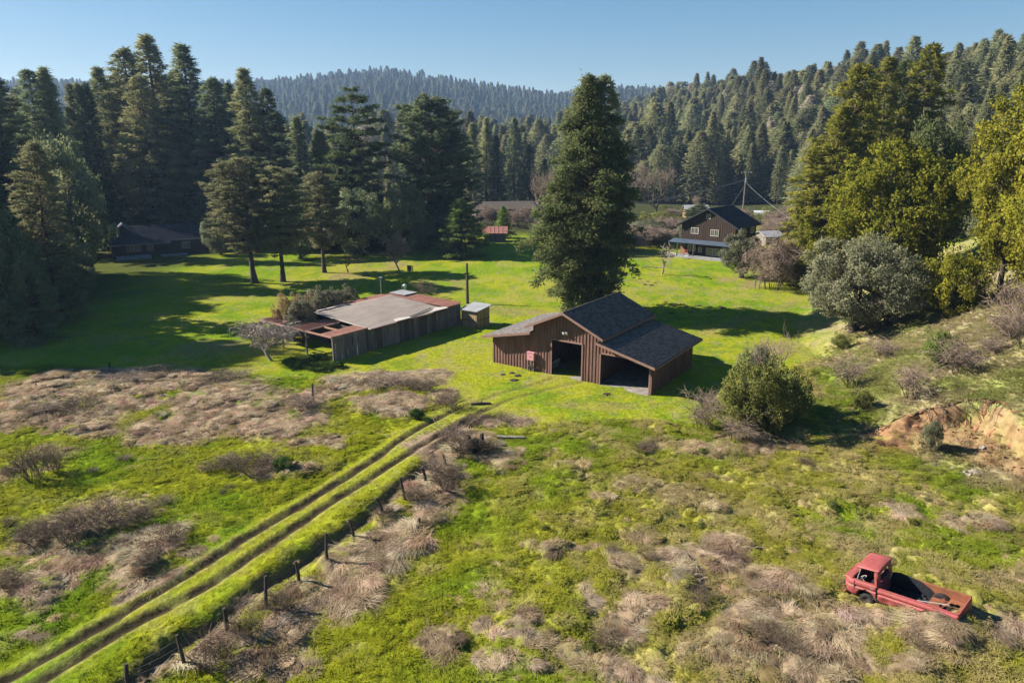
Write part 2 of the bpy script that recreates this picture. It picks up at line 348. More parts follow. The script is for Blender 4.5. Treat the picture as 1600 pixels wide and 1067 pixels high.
def surf(name, c1, c2, scale=6, rough_=.8, stretch=None, bump=.0, bscale=30, c3=None, metal=0., spec=.3, obj_var=0.0, split=(.3, .7)):
    """weathered surface: noise between two or three colours, fine relief"""
    c1, c2, c3 = [None if c is None else tuple(v * .75 for v in c) for c in (c1, c2, c3)]
    m, nt, out = mat_base(name); b = N(nt, 'ShaderNodeBsdfPrincipled')
    f = noise_val(nt, scale, 6, stretch=stretch)
    stops = [(split[0], c1), (split[1], c2)] + ([(min(split[1] + .12, 1), c3)] if c3 else [])
    col = ramp(nt, f, stops)
    if obj_var:
        oi = N(nt, 'ShaderNodeObjectInfo'); mr = N(nt, 'ShaderNodeMapRange'); mr.inputs['To Min'].default_value = 1 - obj_var; mr.inputs['To Max'].default_value = 1 + obj_var
        nt.links.new(oi.outputs['Random'], mr.inputs['Value']); h = N(nt, 'ShaderNodeHueSaturation'); nt.links.new(mr.outputs[0], h.inputs['Value']); nt.links.new(col, h.inputs['Color']); col = h.outputs[0]
    nt.links.new(col, b.inputs['Base Color']); b.inputs['Roughness'].default_value = rough_; b.inputs['Metallic'].default_value = metal
    b.inputs['Specular IOR Level'].default_value = spec
    if bump:
        bp = N(nt, 'ShaderNodeBump'); bp.inputs['Strength'].default_value = bump; bp.inputs['Distance'].default_value = .02
        nt.links.new(noise_val(nt, bscale, 4, stretch=stretch), bp.inputs['Height']); nt.links.new(bp.outputs[0], b.inputs['Normal'])
    nt.links.new(b.outputs[0], out.inputs[0]); return m
def leafmat(name, c1, c2, c3, scale=.45, trans=.38, var=.18, inst=False, hue=.02, upn=0.0):
    """foliage: clumps of slightly different leaf colour, some light through the leaves"""
    m, nt, out = mat_base(name)
    f = noise_val(nt, scale, 5, rough_=.7)
    col = ramp(nt, f, [(.32, c1), (.52, c2), (.7, c3)])
    if inst:
        at = N(nt, 'ShaderNodeAttribute', attribute_type='INSTANCER', attribute_name='tint')
        mx = N(nt, 'ShaderNodeMix', data_type='RGBA', blend_type='MULTIPLY'); mx.inputs[0].default_value = 1.0
        nt.links.new(col, mx.inputs[6]); nt.links.new(at.outputs['Color'], mx.inputs[7]); col = mx.outputs[2]
    else:
        oi = N(nt, 'ShaderNodeObjectInfo'); h = N(nt, 'ShaderNodeHueSaturation')
        mr = N(nt, 'ShaderNodeMapRange'); mr.inputs['To Min'].default_value = 1 - var; mr.inputs['To Max'].default_value = 1 + var; nt.links.new(oi.outputs['Random'], mr.inputs['Value']); nt.links.new(mr.outputs[0], h.inputs['Value'])
        mh = N(nt, 'ShaderNodeMath', operation='FRACT'); mm = N(nt, 'ShaderNodeMath', operation='MULTIPLY'); mm.inputs[1].default_value = 17.31; nt.links.new(oi.outputs['Random'], mm.inputs[0]); nt.links.new(mm.outputs[0], mh.inputs[0])
        m2 = N(nt, 'ShaderNodeMapRange'); m2.inputs['To Min'].default_value = .5 - hue; m2.inputs['To Max'].default_value = .5 + hue; nt.links.new(mh.outputs[0], m2.inputs['Value']); nt.links.new(m2.outputs[0], h.inputs['Hue'])
        nt.links.new(col, h.inputs['Color']); col = h.outputs[0]
    d = N(nt, 'ShaderNodeBsdfDiffuse'); t = N(nt, 'ShaderNodeBsdfTranslucent'); mix = N(nt, 'ShaderNodeMixShader'); mix.inputs[0].default_value = trans
    if upn:
        g = N(nt, 'ShaderNodeNewGeometry'); vm = N(nt, 'ShaderNodeMix', data_type='VECTOR'); vm.inputs[0].default_value = upn; vm.inputs[5].default_value = (0, 0, 1)
        nt.links.new(g.outputs['Normal'], vm.inputs[4]); vn = N(nt, 'ShaderNodeVectorMath', operation='NORMALIZE'); nt.links.new(vm.outputs[1], vn.inputs[0]); nt.links.new(vn.outputs[0], d.inputs['Normal'])
    nt.links.new(col, d.inputs[0]); nt.links.new(col, t.inputs[0]); nt.links.new(d.outputs[0], mix.inputs[1]); nt.links.new(t.outputs[0], mix.inputs[2]); nt.links.new(mix.outputs[0], out.inputs[0])
    return m
def ground_mat():
    m, nt, out = mat_base('ground_cover'); b = N(nt, 'ShaderNodeBsdfDiffuse')
    at = N(nt, 'ShaderNodeAttribute', attribute_name='tint')
    g = N(nt, 'ShaderNodeNewGeometry')
    def nz(scale, det, r=.65):
        n = N(nt, 'ShaderNodeTexNoise'); n.inputs['Scale'].default_value = scale; n.inputs['Detail'].default_value = det; n.inputs['Roughness'].default_value = r; nt.links.new(g.outputs['Position'], n.inputs['Vector']); return n.outputs['Fac']
    v = N(nt, 'ShaderNodeMapRange'); v.inputs['From Min'].default_value = .25; v.inputs['From Max'].default_value = .75; v.inputs['To Min'].default_value = .55; v.inputs['To Max'].default_value = 1.9
    nt.links.new(nz(2.6, 9, .75), v.inputs['Value'])
    h = N(nt, 'ShaderNodeHueSaturation'); nt.links.new(at.outputs['Color'], h.inputs['Color']); nt.links.new(v.outputs[0], h.inputs['Value'])
    v2 = N(nt, 'ShaderNodeMapRange'); v2.inputs['To Min'].default_value = .47; v2.inputs['To Max'].default_value = .53; nt.links.new(nz(.9, 5), v2.inputs['Value']); nt.links.new(v2.outputs[0], h.inputs['Hue'])
    nt.links.new(h.outputs[0], b.inputs['Color'])
    bp = N(nt, 'ShaderNodeBump'); bp.inputs['Strength'].default_value = .8; bp.inputs['Distance'].default_value = .12; nt.links.new(nz(5, 8, .7), bp.inputs['Height']); nt.links.new(bp.outputs[0], b.inputs['Normal'])
    nt.links.new(b.outputs[0], out.inputs[0]); return m

M = {}
M['ground'] = ground_mat()
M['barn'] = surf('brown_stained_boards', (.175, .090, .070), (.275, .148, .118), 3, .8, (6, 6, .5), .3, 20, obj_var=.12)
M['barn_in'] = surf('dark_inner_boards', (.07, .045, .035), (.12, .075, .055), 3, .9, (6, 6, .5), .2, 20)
M['trim'] = surf('pinkish_brown_trim', (.22, .125, .095), (.30, .18, .14), 4, .7)
M['shingle'] = None
M['concrete'] = surf('concrete', (.22, .20, .18), (.34, .31, .28), 1.5, .9, None, .15, 20, spec=.2)
M['grey_wood'] = surf('weathered_grey_boards', (.13, .115, .10), (.28, .25, .215), 2.2, .9, (5, 5, .5), .4, 18, c3=(.36, .33, .29), obj_var=.22)
M['dark_wood'] = surf('dark_weathered_wood', (.065, .052, .04), (.14, .11, .085), 4, .9, (5, 5, .6), .3)
M['tan_wood'] = surf('bare_yellow_boards', (.30, .20, .10), (.46, .33, .18), 3, .8, (5, 5, .6), .2, obj_var=.15)
M['felt'] = surf('roof_felt', (.215, .175, .150), (.27, .225, .195), .7, .85, (1, 3, 1), .1, 8, c3=(.30, .26, .23))
M['pale_felt'] = surf('worn_pale_felt', (.42, .38, .34), (.55, .50, .45), 3, .8)
M['rust_roof'] = surf('rusty_iron', (.13, .045, .030), (.22, .085, .058), 1.2, .8, None, .2, 14, c3=(.33, .17, .12))
M['rust_beam'] = surf('rusty_painted_beam', (.30, .15, .10), (.40, .24, .18), 3, .8)
M['white'] = surf('white_paint', (.62, .61, .58), (.76, .75, .72), 4, .6)
M['pink_box'] = surf('faded_pink_enamel', (.55, .24, .27), (.66, .32, .34), 5, .5)
M['metal'] = surf('galvanised_metal', (.28, .28, .28), (.42, .42, .42), 6, .45, metal=.6)
M['bark'] = surf('bark', (.045, .032, .024), (.11, .082, .062), 2.5, .95, (3, 3, .4), .6, 10)
M['bark_red'] = surf('redwood_bark', (.075, .042, .028), (.15, .09, .06), 2.5, .95, (3, 3, .3), .6, 10)
M['twig'] = surf('bare_twigs', (.22, .155, .115), (.38, .285, .22), 1.0, .9)
M['twig_grey'] = surf('grey_lichen_twigs', (.26, .205, .175), (.42, .345, .30), 1.0, .9)
M['twig_dark'] = surf('dark_twigs', (.10, .068, .046), (.20, .145, .10), 1.0, .9)
M['post'] = surf('old_fence_wood', (.03, .024, .02), (.085, .066, .052), 4, .9, (5, 5, .5), .4)
M['wire'] = surf('wire', (.10, .10, .10), (.16, .16, .16), 4, .5, metal=.5)
M['cable'] = surf('pale_cable', (.24, .25, .26), (.32, .33, .34), 4, .5)
M['char'] = surf('charred_wood', (.008, .008, .008), (.03, .027, .025), 5, .85, (5, 5, .6), .8, 12)
M['house_wood'] = surf('dark_brown_siding', (.036, .022, .016), (.075, .044, .030), 2, .8, (5, 5, .4), .3, 14, obj_var=.12)
M['house_roof'] = surf('dark_blue_grey_shingles', (.022, .026, .038), (.045, .050, .065), 1.5, .75, None, .2, 20)
M['porch_roof'] = surf('blue_metal_roof', (.05, .07, .10), (.10, .13, .18), 1.5, .55, metal=.1)
M['glass'] = surf('window_glass', (.10, .11, .12), (.20, .21, .22), .8, .08, spec=.8)
M['frame'] = surf('cream_window_frame', (.50, .46, .38), (.60, .56, .48), 4, .6)
M['orange_wood'] = surf('orange_pine_wall', (.22, .12, .07), (.30, .17, .10), 3, .7)
M['grey_roof'] = surf('grey_roof_sheet', (.24, .24, .25), (.34, .34, .35), 1.2, .7)
M['red_roof'] = surf('pinkish_red_iron', (.30, .10, .075), (.40, .17, .13), 2, .6, c3=(.58, .36, .30))
M['sheet_white'] = surf('white_plastic_sheet', (.55, .55, .57), (.70, .70, .72), .8, .5)
M['ranch_roof'] = surf('dark_ranch_shingles', (.030, .035, .05), (.06, .065, .085), 1.2, .8, None, .2, 20)
M['ranch_wall'] = surf('dark_ranch_siding', (.05, .038, .03), (.09, .07, .055), 2, .85)
M['deck'] = surf('grey_deck', (.20, .20, .20), (.32, .32, .32), 3, .8)
M['clay_pot'] = surf('orange_cloth', (.42, .10, .06), (.5, .16, .09), 3, .7)
M['stone'] = surf('stone', (.2, .17, .14), (.36, .31, .26), 3, .9, None, .5, 8)
M['soil'] = surf('dark_soil', (.03, .022, .014), (.07, .05, .03), 6, .95, None, .5, 20)
# the truck
M['truck'] = surf('faded_red_paint', (.30, .052, .055), (.385, .090, .088), 1.6, .62, None, .1, 14, c3=(.46, .16, .14), spec=.35, split=(.32, .66))
M['truck_rust'] = surf('orange_rust', (.15, .052, .026), (.29, .105, .052), 3.0, .9, None, .3, 24, c3=(.42, .2, .1))
M['truck_dark'] = surf('dark_recess', (.014, .012, .012), (.035, .028, .026), 4, .8)
M['rubber'] = surf('perished_rubber', (.012, .012, .013), (.028, .027, .026), 5, .8)
M['dark_and_shade'] = surf('black_with_bed_shade', (.010, .011, .015), (.022, .024, .030), 9, .7, None, .5, 30, c3=(.07, .08, .10), split=(.4, .66))  # black tone also holds the cab's shadow over the bed
def rust_paint(m):
    """rust breaking through the paint in patches"""
    nt = m.node_tree; b = [n for n in nt.nodes if n.type == 'BSDF_PRINCIPLED'][0]; src = b.inputs['Base Color'].links[0].from_socket
    f = ramp(nt, noise_val(nt, 3.4, 8, rough_=.75), [(.47, (0, 0, 0)), (.60, (.9, .9, .9))]); mx = N(nt, 'ShaderNodeMix', data_type='RGBA'); nt.links.new(f, mx.inputs[0]); nt.links.new(src, mx.inputs[6])
    nt.links.new(ramp(nt, noise_val(nt, 14, 5), [(.3, (.09, .032, .024)), (.7, (.22, .078, .05))]), mx.inputs[7]); nt.links.new(mx.outputs[2], b.inputs['Base Color'])
rust_paint(M['truck'])
def shingle_mat():
    m, nt, out = mat_base('asphalt_shingles'); b = N(nt, 'ShaderNodeBsdfPrincipled'); at = N(nt, 'ShaderNodeAttribute', attribute_name='tint')
    mx = N(nt, 'ShaderNodeMix', data_type='RGBA', blend_type='MULTIPLY'); mx.inputs[0].default_value = 1.0
    nt.links.new(ramp(nt, noise_val(nt, 25, 5), [(.3, (.65, .65, .65)), (.7, (1.25, 1.25, 1.25))]), mx.inputs[6]); nt.links.new(at.outputs['Color'], mx.inputs[7])
    nt.links.new(mx.outputs[2], b.inputs['Base Color']); b.inputs['Roughness'].default_value = .85; b.inputs['Specular IOR Level'].default_value = .25; nt.links.new(b.outputs[0], out.inputs[0]); return m
M['shingle'] = shingle_mat()
def stain(m, lo=.55, scale=.35, hi=1.2):
    nt = m.node_tree; b = [n for n in nt.nodes if n.type == 'BSDF_PRINCIPLED'][0]; src = b.inputs['Base Color'].links[0].from_socket
    g = N(nt, 'ShaderNodeNewGeometry'); mp = N(nt, 'ShaderNodeMapping'); mp.inputs['Scale'].default_value = (2.2, 2.2, .5); nt.links.new(g.outputs['Position'], mp.inputs['Vector']); n_ = N(nt, 'ShaderNodeTexNoise'); n_.inputs['Scale'].default_value = scale; n_.inputs['Detail'].default_value = 7; n_.inputs['Roughness'].default_value = .7; nt.links.new(mp.outputs[0], n_.inputs['Vector'])
    mx = N(nt, 'ShaderNodeMix', data_type='RGBA', blend_type='MULTIPLY'); mx.inputs[0].default_value = 1; nt.links.new(src, mx.inputs[6]); nt.links.new(ramp(nt, n_.outputs['Fac'], [(.32, (lo, lo * .98, lo * .95)), (.66, (hi, hi, hi))]), mx.inputs[7]); nt.links.new(mx.outputs[2], b.inputs['Base Color'])
for k in ('barn', 'grey_wood', 'rust_roof', 'house_wood', 'concrete'): stain(M[k], .6, .8)
# foliage
M['l_red'] = leafmat('redwood_needles', (0.056, 0.078, 0.03), (0.098, 0.124, 0.048), (0.155, 0.168, 0.066), .35)
M['l_fir'] = leafmat('fir_needles', (0.135, 0.154, 0.072), (0.237, 0.246, 0.111), (0.361, 0.344, 0.154), .3)
M['l_dark'] = leafmat('dark_needles', (0.096, 0.136, 0.076), (0.174, 0.206, 0.102), (0.271, 0.282, 0.136), .3)
M['l_pine'] = leafmat('pine_needles', (0.115, 0.128, 0.062), (0.18, 0.186, 0.092), (0.255, 0.24, 0.12), .4)
M['l_young'] = leafmat('bright_needles', (0.088, 0.137, 0.039), (0.147, 0.211, 0.050), (0.216, 0.274, 0.070), .7)
M['l_yel'] = leafmat('yellow_green_leaves', (0.088, 0.098, 0.014), (0.172, 0.168, 0.02), (0.255, 0.228, 0.03), .5, .35, hue=.008)
M['l_warm'] = leafmat('golden_needles', (0.092, 0.102, 0.02), (0.165, 0.162, 0.028), (0.24, 0.212, 0.04), .4, hue=.008)
M['l_grey'] = leafmat('grey_green_leaves', (0.092, 0.103, 0.057), (0.149, 0.155, 0.090), (0.218, 0.209, 0.132), .9)
M['l_bush'] = leafmat('bush_leaves', (0.079, 0.100, 0.026), (0.152, 0.172, 0.045), (0.238, 0.238, 0.074), 1.2)
M['l_pale'] = leafmat('pale_grey_leaves', (.12, .125, .075), (.20, .19, .12), (.29, .26, .17), 1.0)
M['l_straw'] = leafmat('straw_foliage', (0.182, 0.130, 0.058), (0.273, 0.202, 0.091), (0.351, 0.273, 0.143), 1.2)
M['l_hill'] = leafmat('hillside_needles', (0.105, 0.116, 0.056), (0.175, 0.182, 0.087), (0.272, 0.253, 0.119), .12, inst=True)
M['l_hill_o'] = leafmat('hillside_foliage', (0.089, 0.099, 0.048), (0.149, 0.155, 0.074), (0.231, 0.215, 0.101), .12, var=.3)
M['straw'] = leafmat('dry_grass', (0.201, 0.144, 0.088), (0.354, 0.271, 0.181), (0.488, 0.397, 0.287), 1.3, .12, inst=True, upn=.55)
M['blade'] = leafmat('green_grass', (.80, .85, .85), (1.12, 1.15, 1.1), (1.45, 1.4, 1.3), 1.5, .15, inst=True, upn=.75)
M['ivy'] = leafmat('bramble_leaves', (.025, .06, .012), (.05, .095, .02), (.08, .13, .03), 2)
# ------------------------------------------------------------------ ground: one sheet, fine near the camera and wide to the horizon
def axis(lo, hi, step, out_lo, out_hi, grow):
    a = list(np.arange(lo, hi, step)); s = step; v = hi
    while v < out_hi: a.append(v); s *= grow; v += s
    a.append(out_hi); s = step; v = lo - step; b = []
    while v > out_lo: b.append(v); s *= grow; v -= s
    b.append(out_lo); return np.array(b[::-1] + a)
GX = axis(-38, 33, .15, -2300, 2300, 1.075); GY = axis(15, 54, .14, -20, 2600, 1.035)
X, Y = np.meshgrid(GX, GY); xs, ys = X.ravel(), Y.ravel()
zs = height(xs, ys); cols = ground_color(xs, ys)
nx, ny = len(GX), len(GY)
i = np.arange((ny - 1) * (nx - 1)); r, c = i // (nx - 1), i % (nx - 1)
F = np.stack([r * nx + c, r * nx + c + 1, (r + 1) * nx + c + 1, (r + 1) * nx + c], 1)
ctr = np.stack([xs, ys, zs], 1)[F].mean(1)
rut_f = (np.minimum(seg_dist(ctr[:, 0], ctr[:, 1], RUTS[0]), seg_dist(ctr[:, 0], ctr[:, 1], RUTS[1])) < .42) & (ctr[:, 1] < 47)
sd_, ad_ = scarp_side(ctr[:, 0], ctr[:, 1]); clay_f = (sd_ > -.2) & (sd_ < 2.6) & (ctr[:, 1] < 60) & (ctr[:, 0] > 10)
hill_f = ctr[:, 2] > 9.0
hill_f &= ctr[:, 1] > 100
kind = np.where(hill_f, 3, np.where(clay_f, 2, np.where(rut_f, 1, 0)))
VV = np.stack([xs, ys, zs], 1)
for k, nm in enumerate(('ground', 'dirt_track', 'clay_bank', 'hills')):
    f = F[kind == k]; u, inv = np.unique(f, return_inverse=True)
    me = np_mesh(nm, VV[u], inv.reshape(f.shape), [M['ground']], True)
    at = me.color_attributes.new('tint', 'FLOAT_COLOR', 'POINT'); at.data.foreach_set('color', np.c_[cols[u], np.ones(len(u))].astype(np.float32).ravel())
    struct(new_obj(nm, me))

# ------------------------------------------------------------------ vegetation meshes
def unit(v): return v / (np.linalg.norm(v, axis=1, keepdims=True) + 1e-9)
def crown_mesh(name, V, F, mat, Nv):
    """leaf faces turned outward and shaded with the roundness of their clump"""
    k = F.shape[1]; fn = np.cross(V[F[:, 1]] - V[F[:, 0]], V[F[:, 2]] - V[F[:, 0]]); flip = (fn * Nv[F[:, 0]]).sum(1) < 0
    F = F.copy(); F[flip] = F[flip][:, ::-1]
    fn = unit(np.where(flip[:, None], -fn, fn)); nn = Nv.copy(); nn[F] = unit(Nv[F].reshape(-1, 3) * .45 + np.repeat(fn, k, 0) * .55).reshape(len(F), k, 3)
    me = np_mesh(name, V, F, [mat], True); me.normals_split_custom_set_from_vertices(nn.astype(np.float32)); return me
def leaf_tri(A, D, size, width, rng):
    s = unit(np.cross(D, rng.normal(size=D.shape))) * (size * width)[:, None]
    V = np.stack([A - s, A + s, A + D * size[:, None]], 1).reshape(-1, 3)
    return V, np.arange(len(V)).reshape(-1, 3)
def leaf_quad(A, D, size, width, rng):
    s = unit(np.cross(D, rng.normal(size=D.shape))) * (size * width)[:, None]
    V = np.stack([A, A + D * (size * .5)[:, None] + s, A + D * size[:, None], A + D * (size * .5)[:, None] - s], 1).reshape(-1, 3)
    return V, np.arange(len(V)).reshape(-1, 4)
def limbs_mesh(name, paths, mat, n=3, extra=None):
    """paths: list of (points (k,3), radii (k,)) -> one mesh of tapered tubes"""
    Vs, Fs, b = [], [], 0
    for P, rr in paths:
        k = len(P); m = n if rr[0] < .12 else 8
        d = np.gradient(P, axis=0); d = unit(d); up = np.where(np.abs(d[:, 2:3]) < .9, [[0, 0, 1.]], [[1., 0, 0]])
        x = unit(np.cross(d, up)); y = np.cross(x, d); a = np.arange(m) * 2 * math.pi / m
        ring = P[:, None, :] + (x[:, None, :] * np.cos(a)[None, :, None] + y[:, None, :] * np.sin(a)[None, :, None]) * rr[:, None, None]
        Vs.append(ring.reshape(-1, 3)); i, j = np.meshgrid(np.arange(k - 1), np.arange(m), indexing='ij')
        Fs.append(b + np.stack([i * m + j, i * m + (j + 1) % m, (i + 1) * m + (j + 1) % m, (i + 1) * m + j], -1).reshape(-1, 4)); b += k * m
    return np_mesh(name, np.vstack(Vs), np.vstack(Fs), [mat], True)
def trunk_path(H, r, rng, lean=.02, n=9, top=1.0, flare=1.5):
    t = np.linspace(0, top, n); w = np.cumsum(rng.normal(size=(n, 2)) * H * lean * .25, 0); w[0] = 0
    P = np.c_[w, t * H]; rr = r * (1 - t * .93) ; rr[0] *= flare; return P, rr
def conifer(seed, H, R, prof, nb=260, dens=2.6, leaf=.5, k=5, droop=.25, up=.05, t0=.08, width=.16, bark='bark', lm='l_fir', tr=None, spread=.38, inner=.25, lean=.01, tuft=.5, bend=1.0, tiers=0, ragged=.28):
    rng = np.random.default_rng(seed); tp = np.array(prof)
    TP, TR = trunk_path(H, tr or H * .017, rng, lean)
    paths = [(TP, TR)]; An, Di, Sz, Cl = [], [], [], []
    for b in range(nb):
        t = t0 + (1 - t0) * ((b + rng.random()) / nb) ** .92
        if tiers: t = min(.995, (round(t * tiers) + rng.normal() * .12) / tiers)
        az = b * 2.39996 + rng.normal() * .35
        lump = float(vnoise(np.array([math.cos(az) * 1.3 + t * 7]), np.array([math.sin(az) * 1.3 + seed * 3.1]), seed)[0])
        L = R * np.interp(t, tp[:, 0], tp[:, 1]) * rng.uniform(.62, 1.1) * (1 - ragged + 2 * ragged * lump)
        if L < .15: L = .15
        d = np.array([math.cos(az), math.sin(az), 0]); side = np.array([-d[1], d[0], 0])
        o = np.array([np.interp(t * H, TP[:, 2], TP[:, 0]), np.interp(t * H, TP[:, 2], TP[:, 1]), t * H])
        u = up + rng.normal() * .08 + .35 * t * bend; dr = droop * rng.uniform(.6, 1.4)
        s = np.linspace(0, 1, 5)[:, None]
        P = o + d * L * s + np.array([0, 0, 1]) * L * (u * s - dr * s * s)
        paths.append((P, np.linspace(max(.012, L * .016), .008, 5)))
        n = max(3, int(L * dens * 3))
        q = rng.uniform(inner, 1.05, n) ** .8; lat = rng.uniform(-1, 1, n) * spread * L * (1.15 - q * .8)
        base = o + d * (L * q)[:, None] + np.array([0, 0, 1]) * (L * (u * q - dr * q * q) - np.abs(lat) * .18)[:, None] + side * lat[:, None]
        Cl.append(np.repeat(base, k, 0)); base = np.repeat(base, k, 0) + rng.normal(size=(n * k, 3)) * np.array([1, 1, .55]) * leaf * tuft
        dd = d * .9 + side * np.sign(np.repeat(lat, k))[:, None] * .7 + rng.normal(size=(n * k, 3)) * .55 + np.array([0, 0, .12 - dr * .8])
        An.append(base); Di.append(unit(dd)); Sz.append(leaf * rng.uniform(.6, 1.35, n * k))
    # leader
    n = 24; z = rng.uniform(.93, 1.01, n) * H; An.append(np.c_[np.full(n, TP[-1, 0]), np.full(n, TP[-1, 1]), z]); Di.append(unit(rng.normal(size=(n, 3)) * .5 + [0, 0, .6])); Sz.append(np.full(n, leaf * .8))
    V, Fq = leaf_tri(np.vstack(An), np.vstack(Di), np.concatenate(Sz), width, rng)
    CL = np.vstack(Cl + [np.c_[np.full((24, 2), 0), np.full(24, H * .9)]]); CL = np.repeat(CL, 3, 0)
    rad = np.c_[V[:, :2], np.full(len(V), R * .25)]; Nv = unit(unit(rad) * .35 + unit(V - CL + [0, 0, leaf * .2]) * .8)
    return dict(trunk=limbs_mesh('trunk', paths, M[bark]), crown=crown_mesh('crown', V, Fq, M[lm], Nv), H=H, R=R)
def broadleaf(seed, H, R, z0=.2, clumps=120, rc=1.1, per=190, leaf=.26, lm='l_yel', bark='bark', tr=.35, noise=.35, shape=1.0, width=.34, shell=.45, nlimb=40, fork=.25, flat=.8, stems=1):
    rng = np.random.default_rng(seed)
    cz = H * (z0 + 1) / 2; hz = H * (1 - z0) / 2
    d = unit(rng.normal(size=(clumps, 3))); rad = rng.uniform(shell, 1, clumps) ** .6
    lob = 1 + noise * (vnoise(d[:, 0] * 1.7 + seed, d[:, 1] * 1.7 + d[:, 2] * 1.3, seed) * 2 - 1)
    C = d * (rad * lob)[:, None] * np.array([R * .88, R * .88, hz * .92]) + np.array([0, 0, cz])
    C[:, 2] = np.maximum(C[:, 2], H * .04)
    sc_ = rng.uniform(.6, 1.3, clumps) * rc
    n = clumps * per; idx = np.repeat(np.arange(clumps), per)
    dd = unit(rng.normal(size=(n, 3))); rr = rng.uniform(.25, 1, n) ** .5
    A = C[idx] + dd * (rr * sc_[idx])[:, None] * np.array([1, 1, flat])
    D = unit(dd * .6 + rng.normal(size=(n, 3)) * .8 + np.array([0, 0, .1]))
    ok = A[:, 2] > .05
    V, Fq = leaf_quad(A[ok], D[ok], leaf * rng.uniform(.6, 1.3, n)[ok], width, rng)
    cc = C[idx][ok]; Nv = np.repeat(unit(unit(A[ok] - cc) * .65 + unit(cc - [0, 0, cz * .8]) * .5), 4, 0)
    paths = []
    for st in range(stems):
        off = rng.normal(size=2) * R * .12 * (stems > 1)
        TP, TR = trunk_path(H * .75, tr, rng, .05); TP[:, :2] += off; paths.append((TP, TR))
    for j in rng.choice(clumps, min(nlimb, clumps), False):
        zt = rng.uniform(fork, .7) * min(H * .75, C[j, 2]); TPj = paths[j % stems][0]
        o = np.array([np.interp(zt, TPj[:, 2], TPj[:, 0]), np.interp(zt, TPj[:, 2], TPj[:, 1]), zt]); s = np.linspace(0, 1, 6)[:, None]
        P = o + (C[j] - o) * s + np.array([0, 0, 1]) * (s * (1 - s)) * R * .25 + rng.normal(size=(6, 3)) * .05 * R * s * .4
        paths.append((P, np.linspace(tr * .32, tr * .04, 6)))
    return dict(trunk=limbs_mesh('trunk', paths, M[bark]), crown=crown_mesh('crown', V, Fq, M[lm], Nv), H=H, R=R)
def bare_tree(seed, H, R, levels=5, kids=4, mat='twig', tr=.16, weep=0., upness=.35, trunk_h=.28, rmin=.010, stems=1, ratio=(.55, .8)):
    rng = np.random.default_rng(seed); wood, twigs = [], []
    def grow(p, d, L, r, lev):
        n = 4; P = [p]; q = p.copy(); dd = d.copy()
        for _ in range(n):
            dd = dd + rng.normal(size=3) * .18 + np.array([0, 0, (upness * .12 if lev < levels - 1 else -weep * .55)]); dd /= np.linalg.norm(dd); q = q + dd * L / n; P.append(q.copy())
        P = np.array(P); (wood if lev < 2 else twigs).append((P, np.linspace(r, max(rmin * .6, r * .6), n + 1)))
        if lev < levels:
            for c_ in range(kids + (lev > 1)):
                f = rng.uniform(.35, 1.0); b = P[min(n, int(f * n + .5))]; az = rng.uniform(0, 2 * math.pi); o = np.array([math.cos(az), math.sin(az), rng.uniform(-.2, .6)])
                nd = dd * .55 + o * .75 + np.array([0, 0, upness * .5]); nd /= np.linalg.norm(nd)
                grow(b, nd, L * rng.uniform(*ratio), max(rmin, r * .55), lev + 1)
    for s in range(stems):
        a = rng.uniform(0, 6.28); d = np.array([math.cos(a) * .35, math.sin(a) * .35, 1.]) if stems > 1 else np.array([rng.normal() * .1, rng.normal() * .1, 1.])
        o = np.array([math.cos(a), math.sin(a), 0]) * (R * .12 if stems > 1 else 0); grow(o, d / np.linalg.norm(d), H * trunk_h, tr, 0)
    allp = np.vstack([p for p, _ in twigs]); sz = H / np.percentile(allp[:, 2], 99); sx = R / np.percentile(np.abs(allp[:, :2]), 97)
    S = np.array([sx, sx, sz]); wood = [(p * S, r) for p, r in wood]; twigs = [(p * S, r) for p, r in twigs]
    return dict(trunk=limbs_mesh('trunk', wood, M['twig_dark' if mat == 'twig_dark' else 'bark'] if mat != 'twig_grey' else M['twig_grey'], 5), crown=limbs_mesh('branches', twigs, M[mat], 3), H=H, R=R)

PR = {}
PR['redwood'] = conifer(1, 25, 7.0, [(0, .52), (.1, .60), (.19, .50), (.25, .80), (.31, 1), (.43, 1), (.57, .90), (.7, .74), (.82, .54), (.92, .30), (1, .04)], 250, .85, .42, 34, .35, .05, .03, .22, 'bark_red', 'l_red', .42, .30, .30, tuft=1.0, ragged=.45)
FIRP = [(0, .75), (.12, 1), (.3, .95), (.5, .76), (.7, .52), (.87, .28), (1, .03)]
PR['fir'] = conifer(2, 36, 6.5, FIRP, 190, .65, .58, 22, .30, .08, .10, .15, 'bark', 'l_fir', None, .30, .25, tiers=0)
PR['fir_b'] = conifer(3, 36, 6.5, [(0, .5), (.2, .9), (.38, 1), (.6, .72), (.8, .46), (.93, .3), (1, .03)], 160, .65, .6, 22, .22, .12, .12, .15, 'bark', 'l_fir', None, .32, .25)
PR['dome'] = conifer(4, 28, 8.5, [(0, .75), (.15, .95), (.4, 1), (.6, .93), (.78, .78), (.9, .58), (.97, .38), (1, .15)], 330, .75, .46, 28, .12, .42, .02, .22, 'bark_red', 'l_dark', .5, .34, .35, bend=.5)
PR['cedar'] = conifer(5, 32, 7.5, [(0, .85), (.35, .95), (.5, 1), (.66, 1), (.8, .92), (.9, .62), (.97, .35), (1, .15)], 150, 2.0, .55, 6, .10, .02, .25, .16, 'bark', 'l_red', .5, .26, .35, tiers=15, tuft=.45)
PR['pine'] = conifer(6, 21, 5.2, [(0, .2), (.25, .35), (.36, .85), (.5, 1), (.68, .95), (.82, .75), (.93, .48), (1, .12)], 190, .8, .42, 28, .10, .22, .24, .15, 'bark', 'l_pine', .36, .36, .35, bend=.6)
